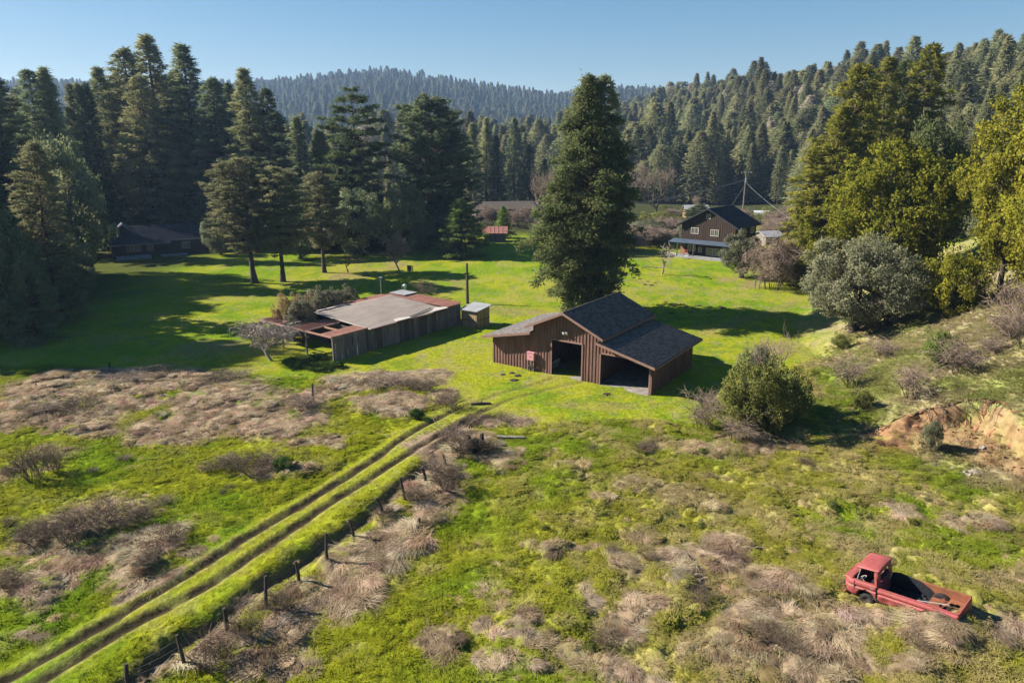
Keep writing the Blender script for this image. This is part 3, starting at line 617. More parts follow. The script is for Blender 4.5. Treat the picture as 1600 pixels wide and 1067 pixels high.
PR['young'] = conifer(7, 9, 3.4, [(0, .9), (.12, 1), (.35, .9), (.6, .68), (.82, .38), (1, .04)], 150, 1.6, .30, 14, .16, .16, .02, .18, 'bark', 'l_young', .18, .36, .3)
PR['slim'] = conifer(8, 26, 3.6, [(0, .75), (.2, 1), (.45, .85), (.7, .55), (.88, .28), (1, .02)], 140, .75, .5, 20, .32, .04, .06, .16, 'bark', 'l_fir', None, .32, .22)
PR['gold'] = conifer(9, 27, 4.6, [(0, .7), (.2, .95), (.45, 1), (.65, .8), (.82, .55), (.93, .34), (1, .06)], 180, .8, .48, 22, .28, .10, .05, .17, 'bark_red', 'l_warm', None, .32, .28)
PR['bay'] = broadleaf(11, 20, 9.5, .0, 420, .95, 85, .38, 'l_yel', 'bark', .45, .45)
PR['bay_b'] = broadleaf(12, 20, 8.0, .06, 380, .9, 85, .36, 'l_yel', 'bark', .45, .5)
PR['oak'] = broadleaf(13, 16, 9, .05, 150, 1.5, 150, .45, 'l_dark', 'bark', .4, .4)
PR['olive'] = broadleaf(14, 9, 6.8, .02, 230, .85, 170, .22, 'l_grey', 'bark', .28, .28, 1.0, .30, .5, 60, .1, .8, 3)
PR['olive_small'] = broadleaf(15, 6.2, 3.6, .10, 120, .6, 150, .20, 'l_grey', 'bark', .4, .15, 1.0, .30, .4, 30, .25)
PR['bush'] = broadleaf(16, 4, 3.0, .0, 120, .5, 130, .16, 'l_bush', 'bark', .08, .35, 1.0, .32, .3, 40, .1, .8, 4)
PR['bush_b'] = broadleaf(17, 3, 2.6, .0, 90, .42, 120, .13, 'l_bush', 'bark', .06, .45, 1.0, .30, .25, 40, .1, .8, 4)
PR['weeping'] = bare_tree(21, 4.2, 2.9, 5, 4, 'twig_grey', .16, .5, .2, .34, .017)
PR['upright'] = bare_tree(22, 9, 4.0, 5, 3, 'twig', .22, .0, .5, .30, .016, ratio=(.6, .85))
PR['sparse'] = bare_tree(23, 3.6, 2.6, 4, 3, 'twig_grey', .13, .1, .15, .30, .016)
PR['dark_bare'] = bare_tree(24, 4.5, 3.2, 5, 3, 'twig_dark', .18, .2, .15, .30, .016)
PR['bramble'] = bare_tree(25, 2.6, 2.4, 4, 4, 'twig', .035, .35, .1, .30, .010, 16)
PR['bramble_b'] = bare_tree(26, 1.6, 1.9, 3, 3, 'twig', .020, .25, .25, .50, .008, 17, (.45, 1.0))
PR['bramble_c'] = bare_tree(29, 1.5, 2.0, 2, 4, 'twig_dark', .020, .1, .3, .62, .008, 26, (.4, .9))
PR['weeds'] = bare_tree(27, 1.1, 1.2, 2, 3, 'twig_dark', .012, .0, .6, .55, .006, 40)
PR['weeds_pale'] = bare_tree(28, 1.3, 1.2, 2, 3, 'twig', .012, .0, .6, .55, .007, 40)
COUNT = {}
def plant(proto, name, px, py, top, hw, label, cat='tree', group=None, lm=None, bm=None, base=None, rot=None, sink=.1, hw2=None, crown='crown'):
    """stands a plant where its foot is seen, with the height and width it is seen to have"""
    P = PR[proto]; p = G(px, py) if base is None else np.array([base[0], base[1], gz(base[0], base[1])])
    H = z_at(px, top, p[1]) - p[2]; Wd = hw * depth_of(p) / FPX
    rng = random.Random(int(px * 13 + py * 7 + top))
    return stand(proto, name, p[0], p[1], p[2] - sink, Wd / P['R'], H / P['H'], rng.uniform(0, 6.28) if rot is None else rot, label, cat, group, lm, bm)
def stand(proto, name, x, y, z, sx, sz, rot, label, cat, group=None, lm=None, bm=None):
    P = PR[proto]; t = thing(name, label, cat, (x, y, z), rot, group)
    for part, mm in (('trunk', bm), ('crown', lm)):
        nm = 'branches' if P[part].name.startswith('branches') else part
        o = new_obj(nm, P[part], t); o.scale = (sx, sx, sz)
        if mm: o.material_slots[0].link = 'OBJECT'; o.material_slots[0].material = M[mm]
    return t

# ---- the forest on the left, tree by tree
FG = 'tall trees of the forest along the shaded meadow'
T = [  # proto, name, px, base py, top py, half width, label, leaf material
 ('fir', 'fir_tree', 268, 372, 55, 78, 'tallest fir of the forest, twin leader above the ranch house', None),
 ('fir_b', 'fir_tree', 232, 376, 76, 66, 'broad fir next to the tallest one, its branches in layers toward the sun', None),
 ('fir', 'fir_tree', 322, 376, 70, 74, 'dark full fir, second tallest, standing behind the ranch house roof', 'l_dark'),
 ('fir_b', 'fir_tree', 356, 380, 122, 56, 'dark fir with a ragged crown beside the second tallest fir', 'l_dark'),
 ('fir', 'fir_tree', 411, 384, 108, 60, 'fir with a pale narrow top between the tall pair and the tiered cedar', None),
 ('fir_b', 'fir_tree', 446, 386, 176, 56, 'short dark fir in front of the hazy ridge behind the pines', 'l_dark'),
 ('slim', 'fir_tree', 482, 390, 182, 36, 'thin dark fir just before the tiered cedar', 'l_dark'),
 ('slim', 'fir_tree', 508, 390, 205, 38, 'small grey-green fir crowding the foot of the tiered cedar', None),
 ('cedar', 'cedar_tree', 564, 392, 140, 56, 'flat-topped cedar with open brown tiers of branches', None),
 ('slim', 'fir_tree', 566, 386, 204, 56, 'drooping pale fir in front of the tiered cedar', 'l_red'),
 ('dome', 'cypress_tree', 681, 385, 158, 68, 'wide dome-shaped dark evergreen with a rounded top', None),
 ('oak', 'oak_tree', 622, 398, 282, 42, 'rounded grey-green oak leaning out of the shade below the dome-shaped evergreen', 'l_pine'),
 ('oak', 'oak_tree', 556, 398, 290, 50, 'dark low oak under the drooping pale fir', None),
 ('oak', 'oak_tree', 640, 392, 300, 40, 'dark oak at the shaded foot of the dome-shaped evergreen', None),
 ('pine', 'pine_tree', 398, 442, 248, 62, 'bushy round-topped pine with a lit side, on the shaded meadow', None),
 ('pine', 'pine_tree', 442, 440, 262, 54, 'darker round-topped pine with three bare stems beside the bushy one', None),
 ('pine', 'pine_tree', 507, 426, 270, 42, 'slender pine with a single bare trunk by the bare apple tree', None),
 ('young', 'conifer_tree', 692, 388, 296, 30, 'soft pale young conifer behind the dark bushy one', 'l_pine'),
 ('young', 'conifer_tree', 722, 402, 312, 42, 'dark green bushy conifer touching the ground near the red-roofed shed', None),
 ('young', 'conifer_tree', 786, 372, 322, 16, 'small bright pointed conifer rising behind the red-roofed shed', None),
 ('slim', 'fir_tree', 742, 334, 192, 24, 'pale fir in the hazy row behind the red-roofed shed', None),
 ('slim', 'fir_tree', 762, 333, 184, 22, 'second pale fir in the hazy row, close to its neighbour', None),
 ('slim', 'fir_tree', 778, 333, 212, 18, 'narrow pointed fir in the hazy row, lower than its neighbours', 'l_red'),
 ('fir', 'fir_tree', 802, 332, 184, 24, 'dark spire-shaped fir in the hazy row', 'l_dark'),
 ('slim', 'fir_tree', 828, 332, 226, 22, 'short dark fir in the hazy row next to the spire', 'l_dark'),
 ('slim', 'fir_tree', 850, 332, 248, 22, 'low fir half hidden behind the big redwood', None),
 ('gold', 'fir_tree', 95, 500, 222, 50, 'bushy sunlit fir at the edge of the shaded meadow, rounded at the top', 'l_pine'),
 ('oak', 'oak_tree', 126, 430, 206, 62, 'dark spreading oak with a sunlit upper edge behind the bushy fir', None),
 ('fir', 'fir_tree', 10, 440, 93, 84, 'dark fir at the picture edge with a broad crown', 'l_dark'),
 ('fir_b', 'fir_tree', 48, 440, 118, 66, 'dark fir just beside the one at the picture edge', None),
 ('fir_b', 'fir_tree', 96, 400, 110, 56, 'fir with a bare tip above the dark oak', 'l_dark'),
 ('slim', 'fir_tree', 122, 400, 106, 44, 'slim fir with a pointed top above the dark oak', None),
 ('slim', 'fir_tree', 147, 385, 132, 30, 'small spire, first of a close trio of slim firs', None),
 ('slim', 'fir_tree', 162, 385, 131, 30, 'small spire, middle of a close trio of slim firs', None),
 ('slim', 'fir_tree', 177, 385, 130, 32, 'small spire, last of a close trio of slim firs', 'l_red'),
 ('fir', 'fir_tree', 197, 376, 106, 56, 'fir with drooping layered branches beside the tall group', None),
 ('oak', 'oak_tree', 190, 374, 262, 50, 'dark oak behind the ranch house', None),
 ('oak', 'oak_tree', 268, 372, 285, 55, 'dark oak overhanging the ranch house roof', None),
 ('oak', 'oak_tree', 350, 384, 300, 40, 'dark oak filling the gap between ranch house and pines', None),
 ('oak', 'oak_tree', 470, 404, 306, 46, 'dark oak behind the slender pine', None),
 ('oak', 'oak_tree', 20, 530, 320, 62, 'low dark tree at the picture edge in the deepest shade', None),
 ('young', 'conifer_tree', 60, 535, 400, 40, 'low dark conifer at the foot of the bushy sunlit fir', 'l_dark'),
 ('oak', 'oak_tree', 112, 470, 372, 40, 'dark shrubby oak before the ranch house', None),
 ('oak', 'oak_tree', 344, 398, 340, 26, 'dark shrubby oak at the end of the ranch house', None),
]
for pr, nm, px, py, top, hw, lab, lm in T: plant(pr, nm, px, py, top, hw, lab, 'tree', FG, lm)
for k in range(3):   # the extra bare stems under the darker pine
    pass
# trees beyond the picture edge whose shade lies on the meadow
rng = np.random.default_rng(77)
for x, y, h, w in ((-54, 61.5, 17, 6), (-62, 63, 24, 7), (-71, 65, 30, 8), (-58, 67, 15, 6), (-67, 70, 20, 7), (-82, 69, 31, 8), (-76, 72, 24, 7), (-92, 70, 34, 8), (-66, 77, 20, 7), (-76, 82, 26, 8), (-86, 78, 30, 8), (-88, 93, 30, 9), (-51, 61, 9, 5), (-72, 91, 20, 7)):
    stand('dome' if h > 20 else 'oak', 'fir_tree' if h > 20 else 'oak_tree', x, y, gz(x, y) - .1, w / (8.5 if h > 20 else 9), h / (28 if h > 20 else 16), x, 'tree standing just outside the picture edge, shading the meadow', 'tree', 'trees outside the picture edge')
# forest filling in behind
FB = 'firs deep in the forest behind the meadow'
k = 0
while k < 95:
    px = rng.uniform(-160, 720); y = rng.uniform(122, 240); d = ray(px, 380); x = d[0] / d[1] * y
    top = 135 + 80 * rng.random() + (px > 440) * 55 - (px < 60) * 15 + (abs(px - 300) < 90) * -25
    if px > 560 and top < 200: top += 40
    if px > 540 and y < 180: y += 70; x = d[0] / d[1] * y
    z = gz(x, y); H = z_at(px, top, y) - z
    if H < 12: continue
    pr = ('slim', 'fir', 'fir_b')[k % 3]; sx = H / 36 * rng.uniform(.9, 1.35) if pr != 'slim' else H / 26 * rng.uniform(1.1, 1.6)
    stand(pr, 'fir_tree', x, y, z - .2, sx, H / PR[pr]['H'], rng.uniform(0, 6.28), 'dark fir deep in the forest behind the meadow', 'tree', FB, (None, 'l_dark', None, 'l_red')[k % 4]); k += 1

# ---- the big redwood behind the barn, and the trees on the right
p0 = G(905, 488)
plant('redwood', 'redwood_tree', 912, 488, 122, 78, 'huge dense redwood standing alone behind the barn', 'tree')
plant('gold', 'redwood_tree', 935, 486, 118, 46, 'second stem of redwood rising inside the huge lone redwood', 'tree', None, 'l_dark')
RG = 'tall trees above the grassy bank'
for pr, nm, px, py, top, hw, lab, lm in [
 ('gold', 'redwood_tree', 1302, 450, 100, 60, 'golden redwood with a pointed top, nearest the brown house', None),
 ('gold', 'redwood_tree', 1345, 416, 90, 40, 'golden redwood between the pointed one and the tallest', None),
 ('gold', 'redwood_tree', 1404, 416, 68, 48, 'tallest golden redwood above the yellow-green bay trees', None),
 ('gold', 'redwood_tree', 1372, 410, 95, 44, 'greener redwood standing just behind the tallest golden one', 'l_red'),
 ('gold', 'redwood_tree', 1280, 456, 165, 52, 'lower golden redwood with drooping side branches', None),
 ('oak', 'oak_tree', 1440, 425, 180, 60, 'shaded oak behind the yellow-green bay trees', 'l_red'),
 ('bay', 'bay_tree', 1370, 462, 196, 106, 'largest yellow-green bay tree, behind the grey-green shrub', None),
 ('gold', 'redwood_tree', 1256, 452, 222, 44, 'short golden redwood with its lit side toward the brown house', None),
 ('bay', 'bay_tree', 1296, 456, 290, 66, 'low spreading bay tree between the brambles and the grey-green shrub', None),
 ('bay_b', 'bay_tree', 1560, 464, 140, 84, 'yellow-green bay tree on the bank with its trunk showing', None),
 ('bay_b', 'bay_tree', 1640, 470, 150, 90, 'bay tree cut off by the picture edge, above the bank', None),
 ('gold', 'redwood_tree', 1608, 440, 118, 60, 'golden redwood cut off by the picture edge', None)]:
    plant(pr, nm, px, py, top, hw, lab, 'tree', RG, lm)
plant('olive', 'evergreen_shrub', 1338, 520, 360, 104, 'huge round grey-green shrub at the foot of the bank', 'shrub')
plant('bush', 'evergreen_bush', 1480, 492, 388, 52, 'yellow-green bush between the grey-green shrub and the trunk on the bank', 'shrub', None, 'l_yel')
plant('olive_small', 'olive_tree', 1158, 434, 362, 36, 'small grey olive tree in front of the brown house', 'tree')
plant('bramble', 'bramble_thicket', 1206, 452, 372, 36, 'tall tangled grey bramble beside the olive tree', 'shrub')
plant('bramble', 'bramble_thicket', 1232, 446, 384, 30, 'lower tangled bramble under the bay trees', 'shrub')
plant('bush', 'evergreen_bush', 1172, 672, 562, 62, 'dark green bush below the barn corner', 'shrub')
plant('bush', 'evergreen_bush', 1222, 660, 570, 46, 'dense green bush grown into the one below the barn', 'shrub')
plant('upright', 'bare_shrub', 1212, 640, 522, 46, 'bare twiggy shrub rising behind the green bushes by the barn', 'shrub')
plant('bush_b', 'evergreen_bush', 1180, 640, 525, 34, 'pale yellow-green shrub top behind the green bushes by the barn', 'shrub', None, 'l_grey')
plant('bramble_b', 'bramble_patch', 1092, 672, 618, 32, 'grey bramble patch at the shaded end of the barn', 'shrub')
plant('weeds_pale', 'dry_weeds', 1108, 648, 606, 26, 'pale upright weeds in the shade beside the barn wall', 'weeds')
plant('bramble_b', 'bramble_patch', 1150, 690, 640, 34, 'tangled brown bramble at the foot of the green bushes', 'shrub')
plant('bush_b', 'evergreen_bush', 1462, 578, 508, 34, 'green bush in the middle of the bank', 'shrub')
plant('bramble_b', 'bramble_patch', 1500, 586, 528, 40, 'brown bramble next to the green bush on the bank', 'shrub')
plant('bramble_b', 'bare_shrub', 1424, 622, 558, 34, 'pale bare shrub above the clay cut', 'shrub')
plant('bramble_b', 'bramble_patch', 1330, 608, 552, 34, 'brown scrub on the lower bank near the path', 'shrub')
plant('bramble_b', 'bramble_patch', 1375, 560, 528, 26, 'low brown scrub in front of the grey-green shrub', 'shrub')
plant('bush_b', 'evergreen_bush', 1348, 645, 604, 20, 'little dark green bush by the bank path', 'shrub')
plant('bush_b', 'evergreen_bush', 1455, 706, 650, 20, 'olive-coloured bush growing inside the clay cut', 'shrub', None, 'l_grey')
plant('bush_b', 'evergreen_bush', 1310, 548, 518, 20, 'dark low bush at the edge of the grey-green shrub', 'shrub')
for k, (px, py, top, hw) in enumerate([(1585, 500, 428, 34), (1560, 535, 470, 34), (1600, 545, 470, 30), (1540, 560, 515, 26), (1520, 480, 425, 24), (1440, 470, 440, 26)]):
    plant('bramble_b' if k % 2 else 'weeds_pale', 'bare_shrub', px, py, top, hw, 'grey bare brush on the upper bank under the bay trees', 'shrub', 'grey brush on the upper bank')

# ---- bare trees and shrubs on the lawn
plant('weeping', 'apple_tree', 426, 564, 499, 44, 'bare weeping apple tree in front of the open end of the long shed', 'tree')
plant('upright', 'bare_tree', 1021, 352, 256, 34, 'tall pale bare tree between the redwood and the brown house', 'tree')
plant('sparse', 'apple_tree', 1034, 428, 378, 30, 'small sparse bare apple tree on the lawn before the brown house', 'tree')
plant('weeping', 'apple_tree', 626, 426, 366, 20, 'bare pinkish tree beside the information board', 'tree', None, 'twig')
plant('dark_bare', 'apple_tree', 544, 426, 394, 20, 'dark little bare tree near the slender pine', 'tree')
plant('dark_bare', 'apple_tree', 665, 466, 436, 26, 'low dark bare tree in the shade behind the long shed', 'tree')
plant('upright', 'bare_tree', 852, 372, 262, 26, 'bare pale tree half hidden behind the huge redwood', 'tree')
plant('bramble', 'bramble_thicket', 1010, 384, 352, 40, 'brown bramble thicket beside the porch of the brown house', 'shrub')
plant('bramble', 'bramble_thicket', 1045, 366, 340, 30, 'reddish bramble thicket behind the corner of the brown house', 'shrub')
plant('bramble', 'bramble_thicket', 980, 392, 364, 30, 'brown bramble thicket close to the huge redwood', 'shrub')
plant('bramble', 'bramble_thicket', 765, 352, 322, 18, 'pinkish bramble heap behind the red-roofed shed', 'shrub')
plant('bramble', 'bramble_thicket', 815, 356, 324, 22, 'tall brown bramble under the trellis rail', 'shrub')
plant('bramble_b', 'bramble_patch', 838, 372, 346, 18, 'low brown bramble near the redwood', 'shrub')
plant('young', 'conifer_tree', 1092, 342, 318, 26, 'low spreading conifer behind the roof of the brown house', 'tree', None, 'l_red')
plant('upright', 'bare_tree', 1088, 335, 305, 10, 'little pink bare tree behind the cabin', 'tree')
rng = np.random.default_rng(90)
for k in range(30):
    px = 975 + 270 * rng.random(); y = rng.uniform(128, 200); d = ray(px, 340); x = d[0] / d[1] * y; h = rng.uniform(1.6, 4.2)
    if 25 < x < 44 and 104 < y < 128: continue
    if abs(x - 44) < 7 and y < 178: continue
    pr = ('bramble', 'olive_small', 'bramble', 'bush')[k % 4]; stand(pr, 'hedge_shrub', x, y, gz(x, y) - .1, h * rng.uniform(1.0, 1.7) / PR[pr]['R'] * .8, h / PR[pr]['H'], k, 'overgrown shrub in the scrub beyond the brown house', 'shrub', 'scrub beyond the brown house')
# shrubs growing through the open shed frame
SH_S, SH_E = flat(521, 566), flat(718, 507.5)
sd3 = (SH_E - SH_S) / np.linalg.norm(SH_E - SH_S); sb3 = np.array([-sd3[1], sd3[0], 0])
def shed_pt(s, b): q = SH_S + sd3 * s + sb3 * b; return q[0], q[1]
for s, b, px, top, hw, lab, pr, lm in [(2.4, 7.2, 448, 462, 26, 'grey-green shrub growing up through the open shed frame', 'olive_small', 'l_pale'), (2.0, 9.2, 432, 458, 22, 'straw-coloured shrub growing through the shed frame', 'bush', 'l_straw'),
                                   (4.3, 9.6, 478, 458, 24, 'straw and green shrub between the two others in the shed frame', 'bush', 'l_straw'), (6.5, 10.2, 520, 448, 30, 'pale grey shrub behind the felt roof of the shed', 'olive_small', 'l_pale'),
                                   (10.2, 10.6, 562, 446, 24, 'pale round shrub behind the far half of the felt roof', 'olive_small', 'l_pale'), (8.2, 10.3, 540, 450, 20, 'small grey shrub between the two pale ones behind the felt roof', 'olive_small', 'l_pale')]:
    plant(pr, 'evergreen_shrub', px, 0, top, hw, lab, 'shrub', None, lm, None, shed_pt(s, b))
for k, (px, py, hw) in enumerate([(470, 572, 26), (500, 576, 30), (455, 568, 22), (495, 562, 24), (530, 574, 14)]):
    p = G(px, py); stand('bush_b', 'ivy_patch', p[0], p[1], p[2] - .1, hw * depth_of(p) / FPX / 2.6, .22, k, 'low dark green ground plants spreading before the open end of the shed', 'plant', 'ground plants by the shed', 'ivy')
for k, (px, py, hw, lab) in enumerate([(445, 738, 24, 'dark green bramble clump in the dry grass beside the track'), (650, 652, 16, 'low green clump where the dry grass meets the track')]):
    p = G(px, py); stand('bush_b', 'bramble_clump', p[0], p[1], p[2] - .1, hw * depth_of(p) / FPX / 2.6, .27, k, lab, 'plant', None, 'ivy')
# thickets of brown twigs in the fields
TW = [(395, 742, 34, 704, 'weeds'), (425, 722, 30, 700, 'bramble_b'), (360, 735, 24, 712, 'weeds'), (55, 755, 28, 690, 'weeds'), (85, 740, 22, 692, 'weeds'), (150, 830, 50, 785, 'weeds'), (110, 855, 42, 800, 'weeds'), (215, 820, 42, 785, 'weeds'),
      (60, 850, 40, 808, 'weeds'), (20, 925, 30, 888, 'weeds'), (265, 850, 28, 815, 'weeds'), (700, 770, 28, 716, 'weeds'), (680, 745, 24, 705, 'bramble_b'), (720, 715, 26, 670, 'bramble_b'), (762, 712, 24, 680, 'weeds'),
      (335, 1045, 44, 985, 'weeds'), (390, 1000, 34, 952, 'weeds'), (440, 960, 30, 915, 'weeds'), (650, 790, 24, 755, 'weeds'), (600, 810, 20, 785, 'weeds'), (700, 690, 30, 655, 'bramble_b'), (660, 612, 26, 588, 'bramble_b'), (590, 605, 40, 584, 'bramble_b'),
      (640, 606, 20, 586, 'bramble_b'), (380, 590, 30, 572, 'bramble_b'), (130, 640, 34, 612, 'bramble_b'), (60, 650, 34, 622, 'bramble_b'), (250, 590, 40, 572, 'bramble_b'), (190, 598, 40, 578, 'bramble_b'), (330, 600, 30, 580, 'bramble_b'), (480, 640, 30, 612, 'bramble_b'), (700, 640, 26, 608, 'bramble_b'),
      (740, 662, 20, 644, 'weeds'), (790, 660, 26, 644, 'bramble_b'), (1195, 1000, 36, 962, 'weeds'), (1440, 1012, 34, 985, 'weeds'), (1232, 1020, 30, 985, 'weeds')]
for k, (px, py, hw, top, pr) in enumerate(TW):
    lab = ('dark dead weeds standing out of the rough grass' if pr == 'weeds' else 'brown dead bramble heap in the rough field')
    if pr == 'bramble_b' and k % 2: pr = 'bramble_c'
    plant(pr, 'dead_weeds' if pr == 'weeds' else 'bramble_heap', px, py, top, hw, lab, 'weeds' if pr == 'weeds' else 'shrub', 'dead weeds in the field' if pr == 'weeds' else 'bramble heaps in the field')

rng = np.random.default_rng(314)
for k in range(46):
    px, py = (rng.uniform(0, 420), rng.uniform(690, 1000)) if k % 2 else (rng.uniform(820, 1590), rng.uniform(700, 1040))
    if 1290 < px < 1545 and 840 < py: continue
    p = G(px, py); pr = ('weeds', 'weeds_pale', 'bush_b', 'weeds')[k % 4]
    if min(float(seg_dist(np.array([p[0]]), np.array([p[1]]), R__)[0]) for R__ in RUTS) < 1.3: continue
    h = rng.uniform(.25, .6) if pr != 'bush_b' else rng.uniform(.2, .4)
    stand(pr, 'weed_clump', p[0], p[1], p[2] - .05, h * rng.uniform(.7, 1.3) / PR[pr]['R'] * 1.2, h / PR[pr]['H'], k, 'small dark leafy weed clump in the rough grass' if pr == 'bush_b' else 'little tuft of dead stalks in the rough grass', 'weeds', 'leafy weeds in the rough grass' if pr == 'bush_b' else 'dead stalks in the rough grass')
# ------------------------------------------------------------------ hillside and ridge forests
def low_tree(seed, H, R, prof, nb, per, leaf, rounded=False):
    rng = np.random.default_rng(seed); tp = np.array(prof); t = rng.uniform(.06, 1, nb * per) ** .85
    rad = R * np.interp(t, tp[:, 0], tp[:, 1]) * (rng.uniform(.35, 1.08, len(t))) * (.82 + .36 * vnoise(t * 14 + seed, rng.integers(0, 7, len(t)) * 1.0, seed))
    br = np.floor(t * nb); az = br * 2.39996 + rng.normal(size=len(t)) * .5 + rng.integers(0, 4, len(t)) * 1.6
    A = np.c_[np.cos(az) * rad, np.sin(az) * rad, t * H - rad * .28]
    D = unit(np.c_[np.cos(az), np.sin(az), -.15 * np.ones(len(t))] * .8 + rng.normal(size=(len(t), 3)) * .55)
    V, F_ = leaf_tri(A, D, leaf * rng.uniform(.6, 1.4, len(t)), .24, rng)
    tv = [(math.cos(a) * r_, math.sin(a) * r_, z) for z, r_ in ((0, H * .016), (H * .95, .05)) for a in (0, 2.09, 4.19)]
    b = len(V); tf = [(b, b + 1, b + 4), (b, b + 4, b + 3), (b + 1, b + 2, b + 5), (b + 1, b + 5, b + 4), (b + 2, b, b + 3), (b + 2, b + 3, b + 5)]
    return np.vstack([V, tv]), np.vstack([F_, tf]), len(F_), len(tf)
LOW = []
for s, H, R, pf, nb, per, lf in [(41, 30, 4.6, [(0, .8), (.2, 1), (.5, .75), (.8, .35), (1, .02)], 46, 70, .88), (42, 30, 3.4, [(0, .6), (.25, 1), (.55, .85), (.85, .45), (1, .05)], 46, 60, .85), (43, 30, 5.4, [(0, .9), (.25, 1), (.6, .85), (.85, .55), (1, .1)], 44, 80, .9), (44, 20, 6.5, [(0, .6), (.3, 1), (.6, .98), (.85, .7), (1, .25)], 30, 105, .85),
                              (45, 30, 3.0, [(0, .7), (.3, 1), (.6, .6), (.8, .5), (.92, .2), (1, .02)], 40, 60, .8), (46, 27, 5.0, [(0, .5), (.2, .8), (.45, 1), (.6, .6), (.75, .85), (.9, .6), (1, .3)], 34, 80, .9)]:
    V, F_, a, b = low_tree(s, H, R, pf, nb, per, lf)
    LOW.append((V, F_, a, b))
def low_mesh(k, lm):
    V, F_, a, b = LOW[k]; m3 = a * 3; me = crown_mesh('hill_tree', V, F_, M[lm], unit(np.c_[V[:, :2], np.full(len(V), 1.2)])); me.materials.append(M['bark'])
    me.polygons.foreach_set('material_index', np.r_[np.zeros(a, np.int32), np.ones(b, np.int32)]); return me
TOPS = [(0, 0, 60.0)]
def scatter_group(name, pts, srcs, tints, rots, scales, picks, label):
    """one object: many copies of a few small meshes, spread by geometry nodes"""
    if 'forest' in name: j = int(np.argmax(np.asarray(pts)[:, 2] + np.asarray(scales)[:, 2] * 31)); TOPS.append((0, 0, pts[j][2] + scales[j][2] * 31))
    me = bpy.data.meshes.new(name); me.vertices.add(len(pts)); me.vertices.foreach_set('co', np.asarray(pts, np.float32).ravel())
    a = me.attributes.new('tint', 'FLOAT_COLOR', 'POINT'); a.data.foreach_set('color', np.c_[tints, np.ones(len(pts))].astype(np.float32).ravel())
    a = me.attributes.new('turn', 'FLOAT_VECTOR', 'POINT'); a.data.foreach_set('vector', np.asarray(rots, np.float32).ravel())
    a = me.attributes.new('size', 'FLOAT_VECTOR', 'POINT'); a.data.foreach_set('vector', np.asarray(scales, np.float32).ravel())
    a = me.attributes.new('pick', 'INT', 'POINT'); a.data.foreach_set('value', np.asarray(picks, np.int32))
    me.update(); o = new_obj(name, me); o['kind'] = 'stuff'; o['label'] = label
    ng = bpy.data.node_groups.new(name, 'GeometryNodeTree'); ng.interface.new_socket('Geometry', in_out='INPUT', socket_type='NodeSocketGeometry'); ng.interface.new_socket('Geometry', in_out='OUTPUT', socket_type='NodeSocketGeometry')
    gi = ng.nodes.new('NodeGroupInput'); go = ng.nodes.new('NodeGroupOutput'); ip = ng.nodes.new('GeometryNodeInstanceOnPoints'); g2i = ng.nodes.new('GeometryNodeGeometryToInstance')
    L = ng.links.new; L(gi.outputs[0], ip.inputs['Points'])
    for m_ in reversed(srcs):
        so = bpy.data.objects.new(name + '_source', m_); oi = ng.nodes.new('GeometryNodeObjectInfo'); oi.inputs['Object'].default_value = so; L(oi.outputs['Geometry'], g2i.inputs[0])
    L(g2i.outputs[0], ip.inputs['Instance']); ip.inputs['Pick Instance'].default_value = True
    def named(n_, t_): q = ng.nodes.new('GeometryNodeInputNamedAttribute'); q.data_type = t_; q.inputs['Name'].default_value = n_; return q.outputs['Attribute']
    L(named('pick', 'INT'), ip.inputs['Instance Index']); L(named('turn', 'FLOAT_VECTOR'), ip.inputs['Rotation']); L(named('size', 'FLOAT_VECTOR'), ip.inputs['Scale'])
    L(ip.outputs[0], go.inputs[0]); md = o.modifiers.new('spread', 'NODES'); md.node_group = ng
    return o
rng = np.random.default_rng(5)
def hill_points():
    out = []
    # the hillside behind the brown house and the valley floor below it
    step = 5.9; gx, gy = np.meshgrid(np.arange(-260, 560, step), np.arange(118, 720, step)); x = gx.ravel() + rng.uniform(-2.6, 2.6, gx.size); y = gy.ravel() + rng.uniform(-2.6, 2.6, gx.size)
    a = x / y; yb = np.interp(a, HILL_R[:, 0], HILL_R[:, 2]); yr = np.interp(a, HILL_R[:, 0], HILL_R[:, 3])
    z0 = hills(x, y); px = 800 + FPX * a * .97
    ok = (y > np.maximum(yb * .93, 120)) & (y < yr + 25) & (np.abs(a) < 1.0)
    ok &= ~((px < 720) & (y < 240)); ok &= ~((px > 985) & (px < 1235) & (y < np.interp(px, [985, 1235], [235, 205])))
    ok &= (px > 700) | (y < 420)
    keep = rng.random(len(x)) < np.where(y > 300, .92, .85); ok &= keep
    return x[ok], y[ok]
hx, hy = hill_points(); hz_ = height(hx, hy, False)
order = np.argsort(hx ** 2 * .2 + hy ** 2); hx, hy, hz_ = hx[order], hy[order], hz_[order]
n_near = 190
inview = np.abs(hx / hy) < .78
near_idx = np.flatnonzero(inview)[:n_near]; is_near = np.zeros(len(hx), bool); is_near[near_idx] = True
hs = rng.uniform(.5, .86, len(hx)) * np.where(rng.random(len(hx)) < .10, 1.25, 1) * np.interp(hy, [120, 220, 420], [.85, .95, 1.2]); hk = rng.choice(6, len(hx), p=[.22, .16, .16, .18, .10, .18]); hr = rng.uniform(0, 6.28, len(hx))
hw_ = hs * rng.uniform(1.05, 1.75, len(hx))
lowm = [low_mesh(k, 'l_hill_o') for k in range(6)]
for i in near_idx:
    o = new_obj('conifer_tree' if hk[i] != 3 else 'oak_tree', lowm[hk[i]]); o.location = (hx[i], hy[i], hz_[i] - .3); o.rotation_euler = (0, 0, hr[i]); o.scale = (hw_[i], hw_[i], hs[i])
    tag(o, 'conifer on the lower hillside behind the brown house' if hk[i] != 3 else 'rounded tree among the conifers on the lower hillside', 'tree', 'trees on the lower hillside')
lowi = [low_mesh(k, 'l_hill') for k in range(6)]
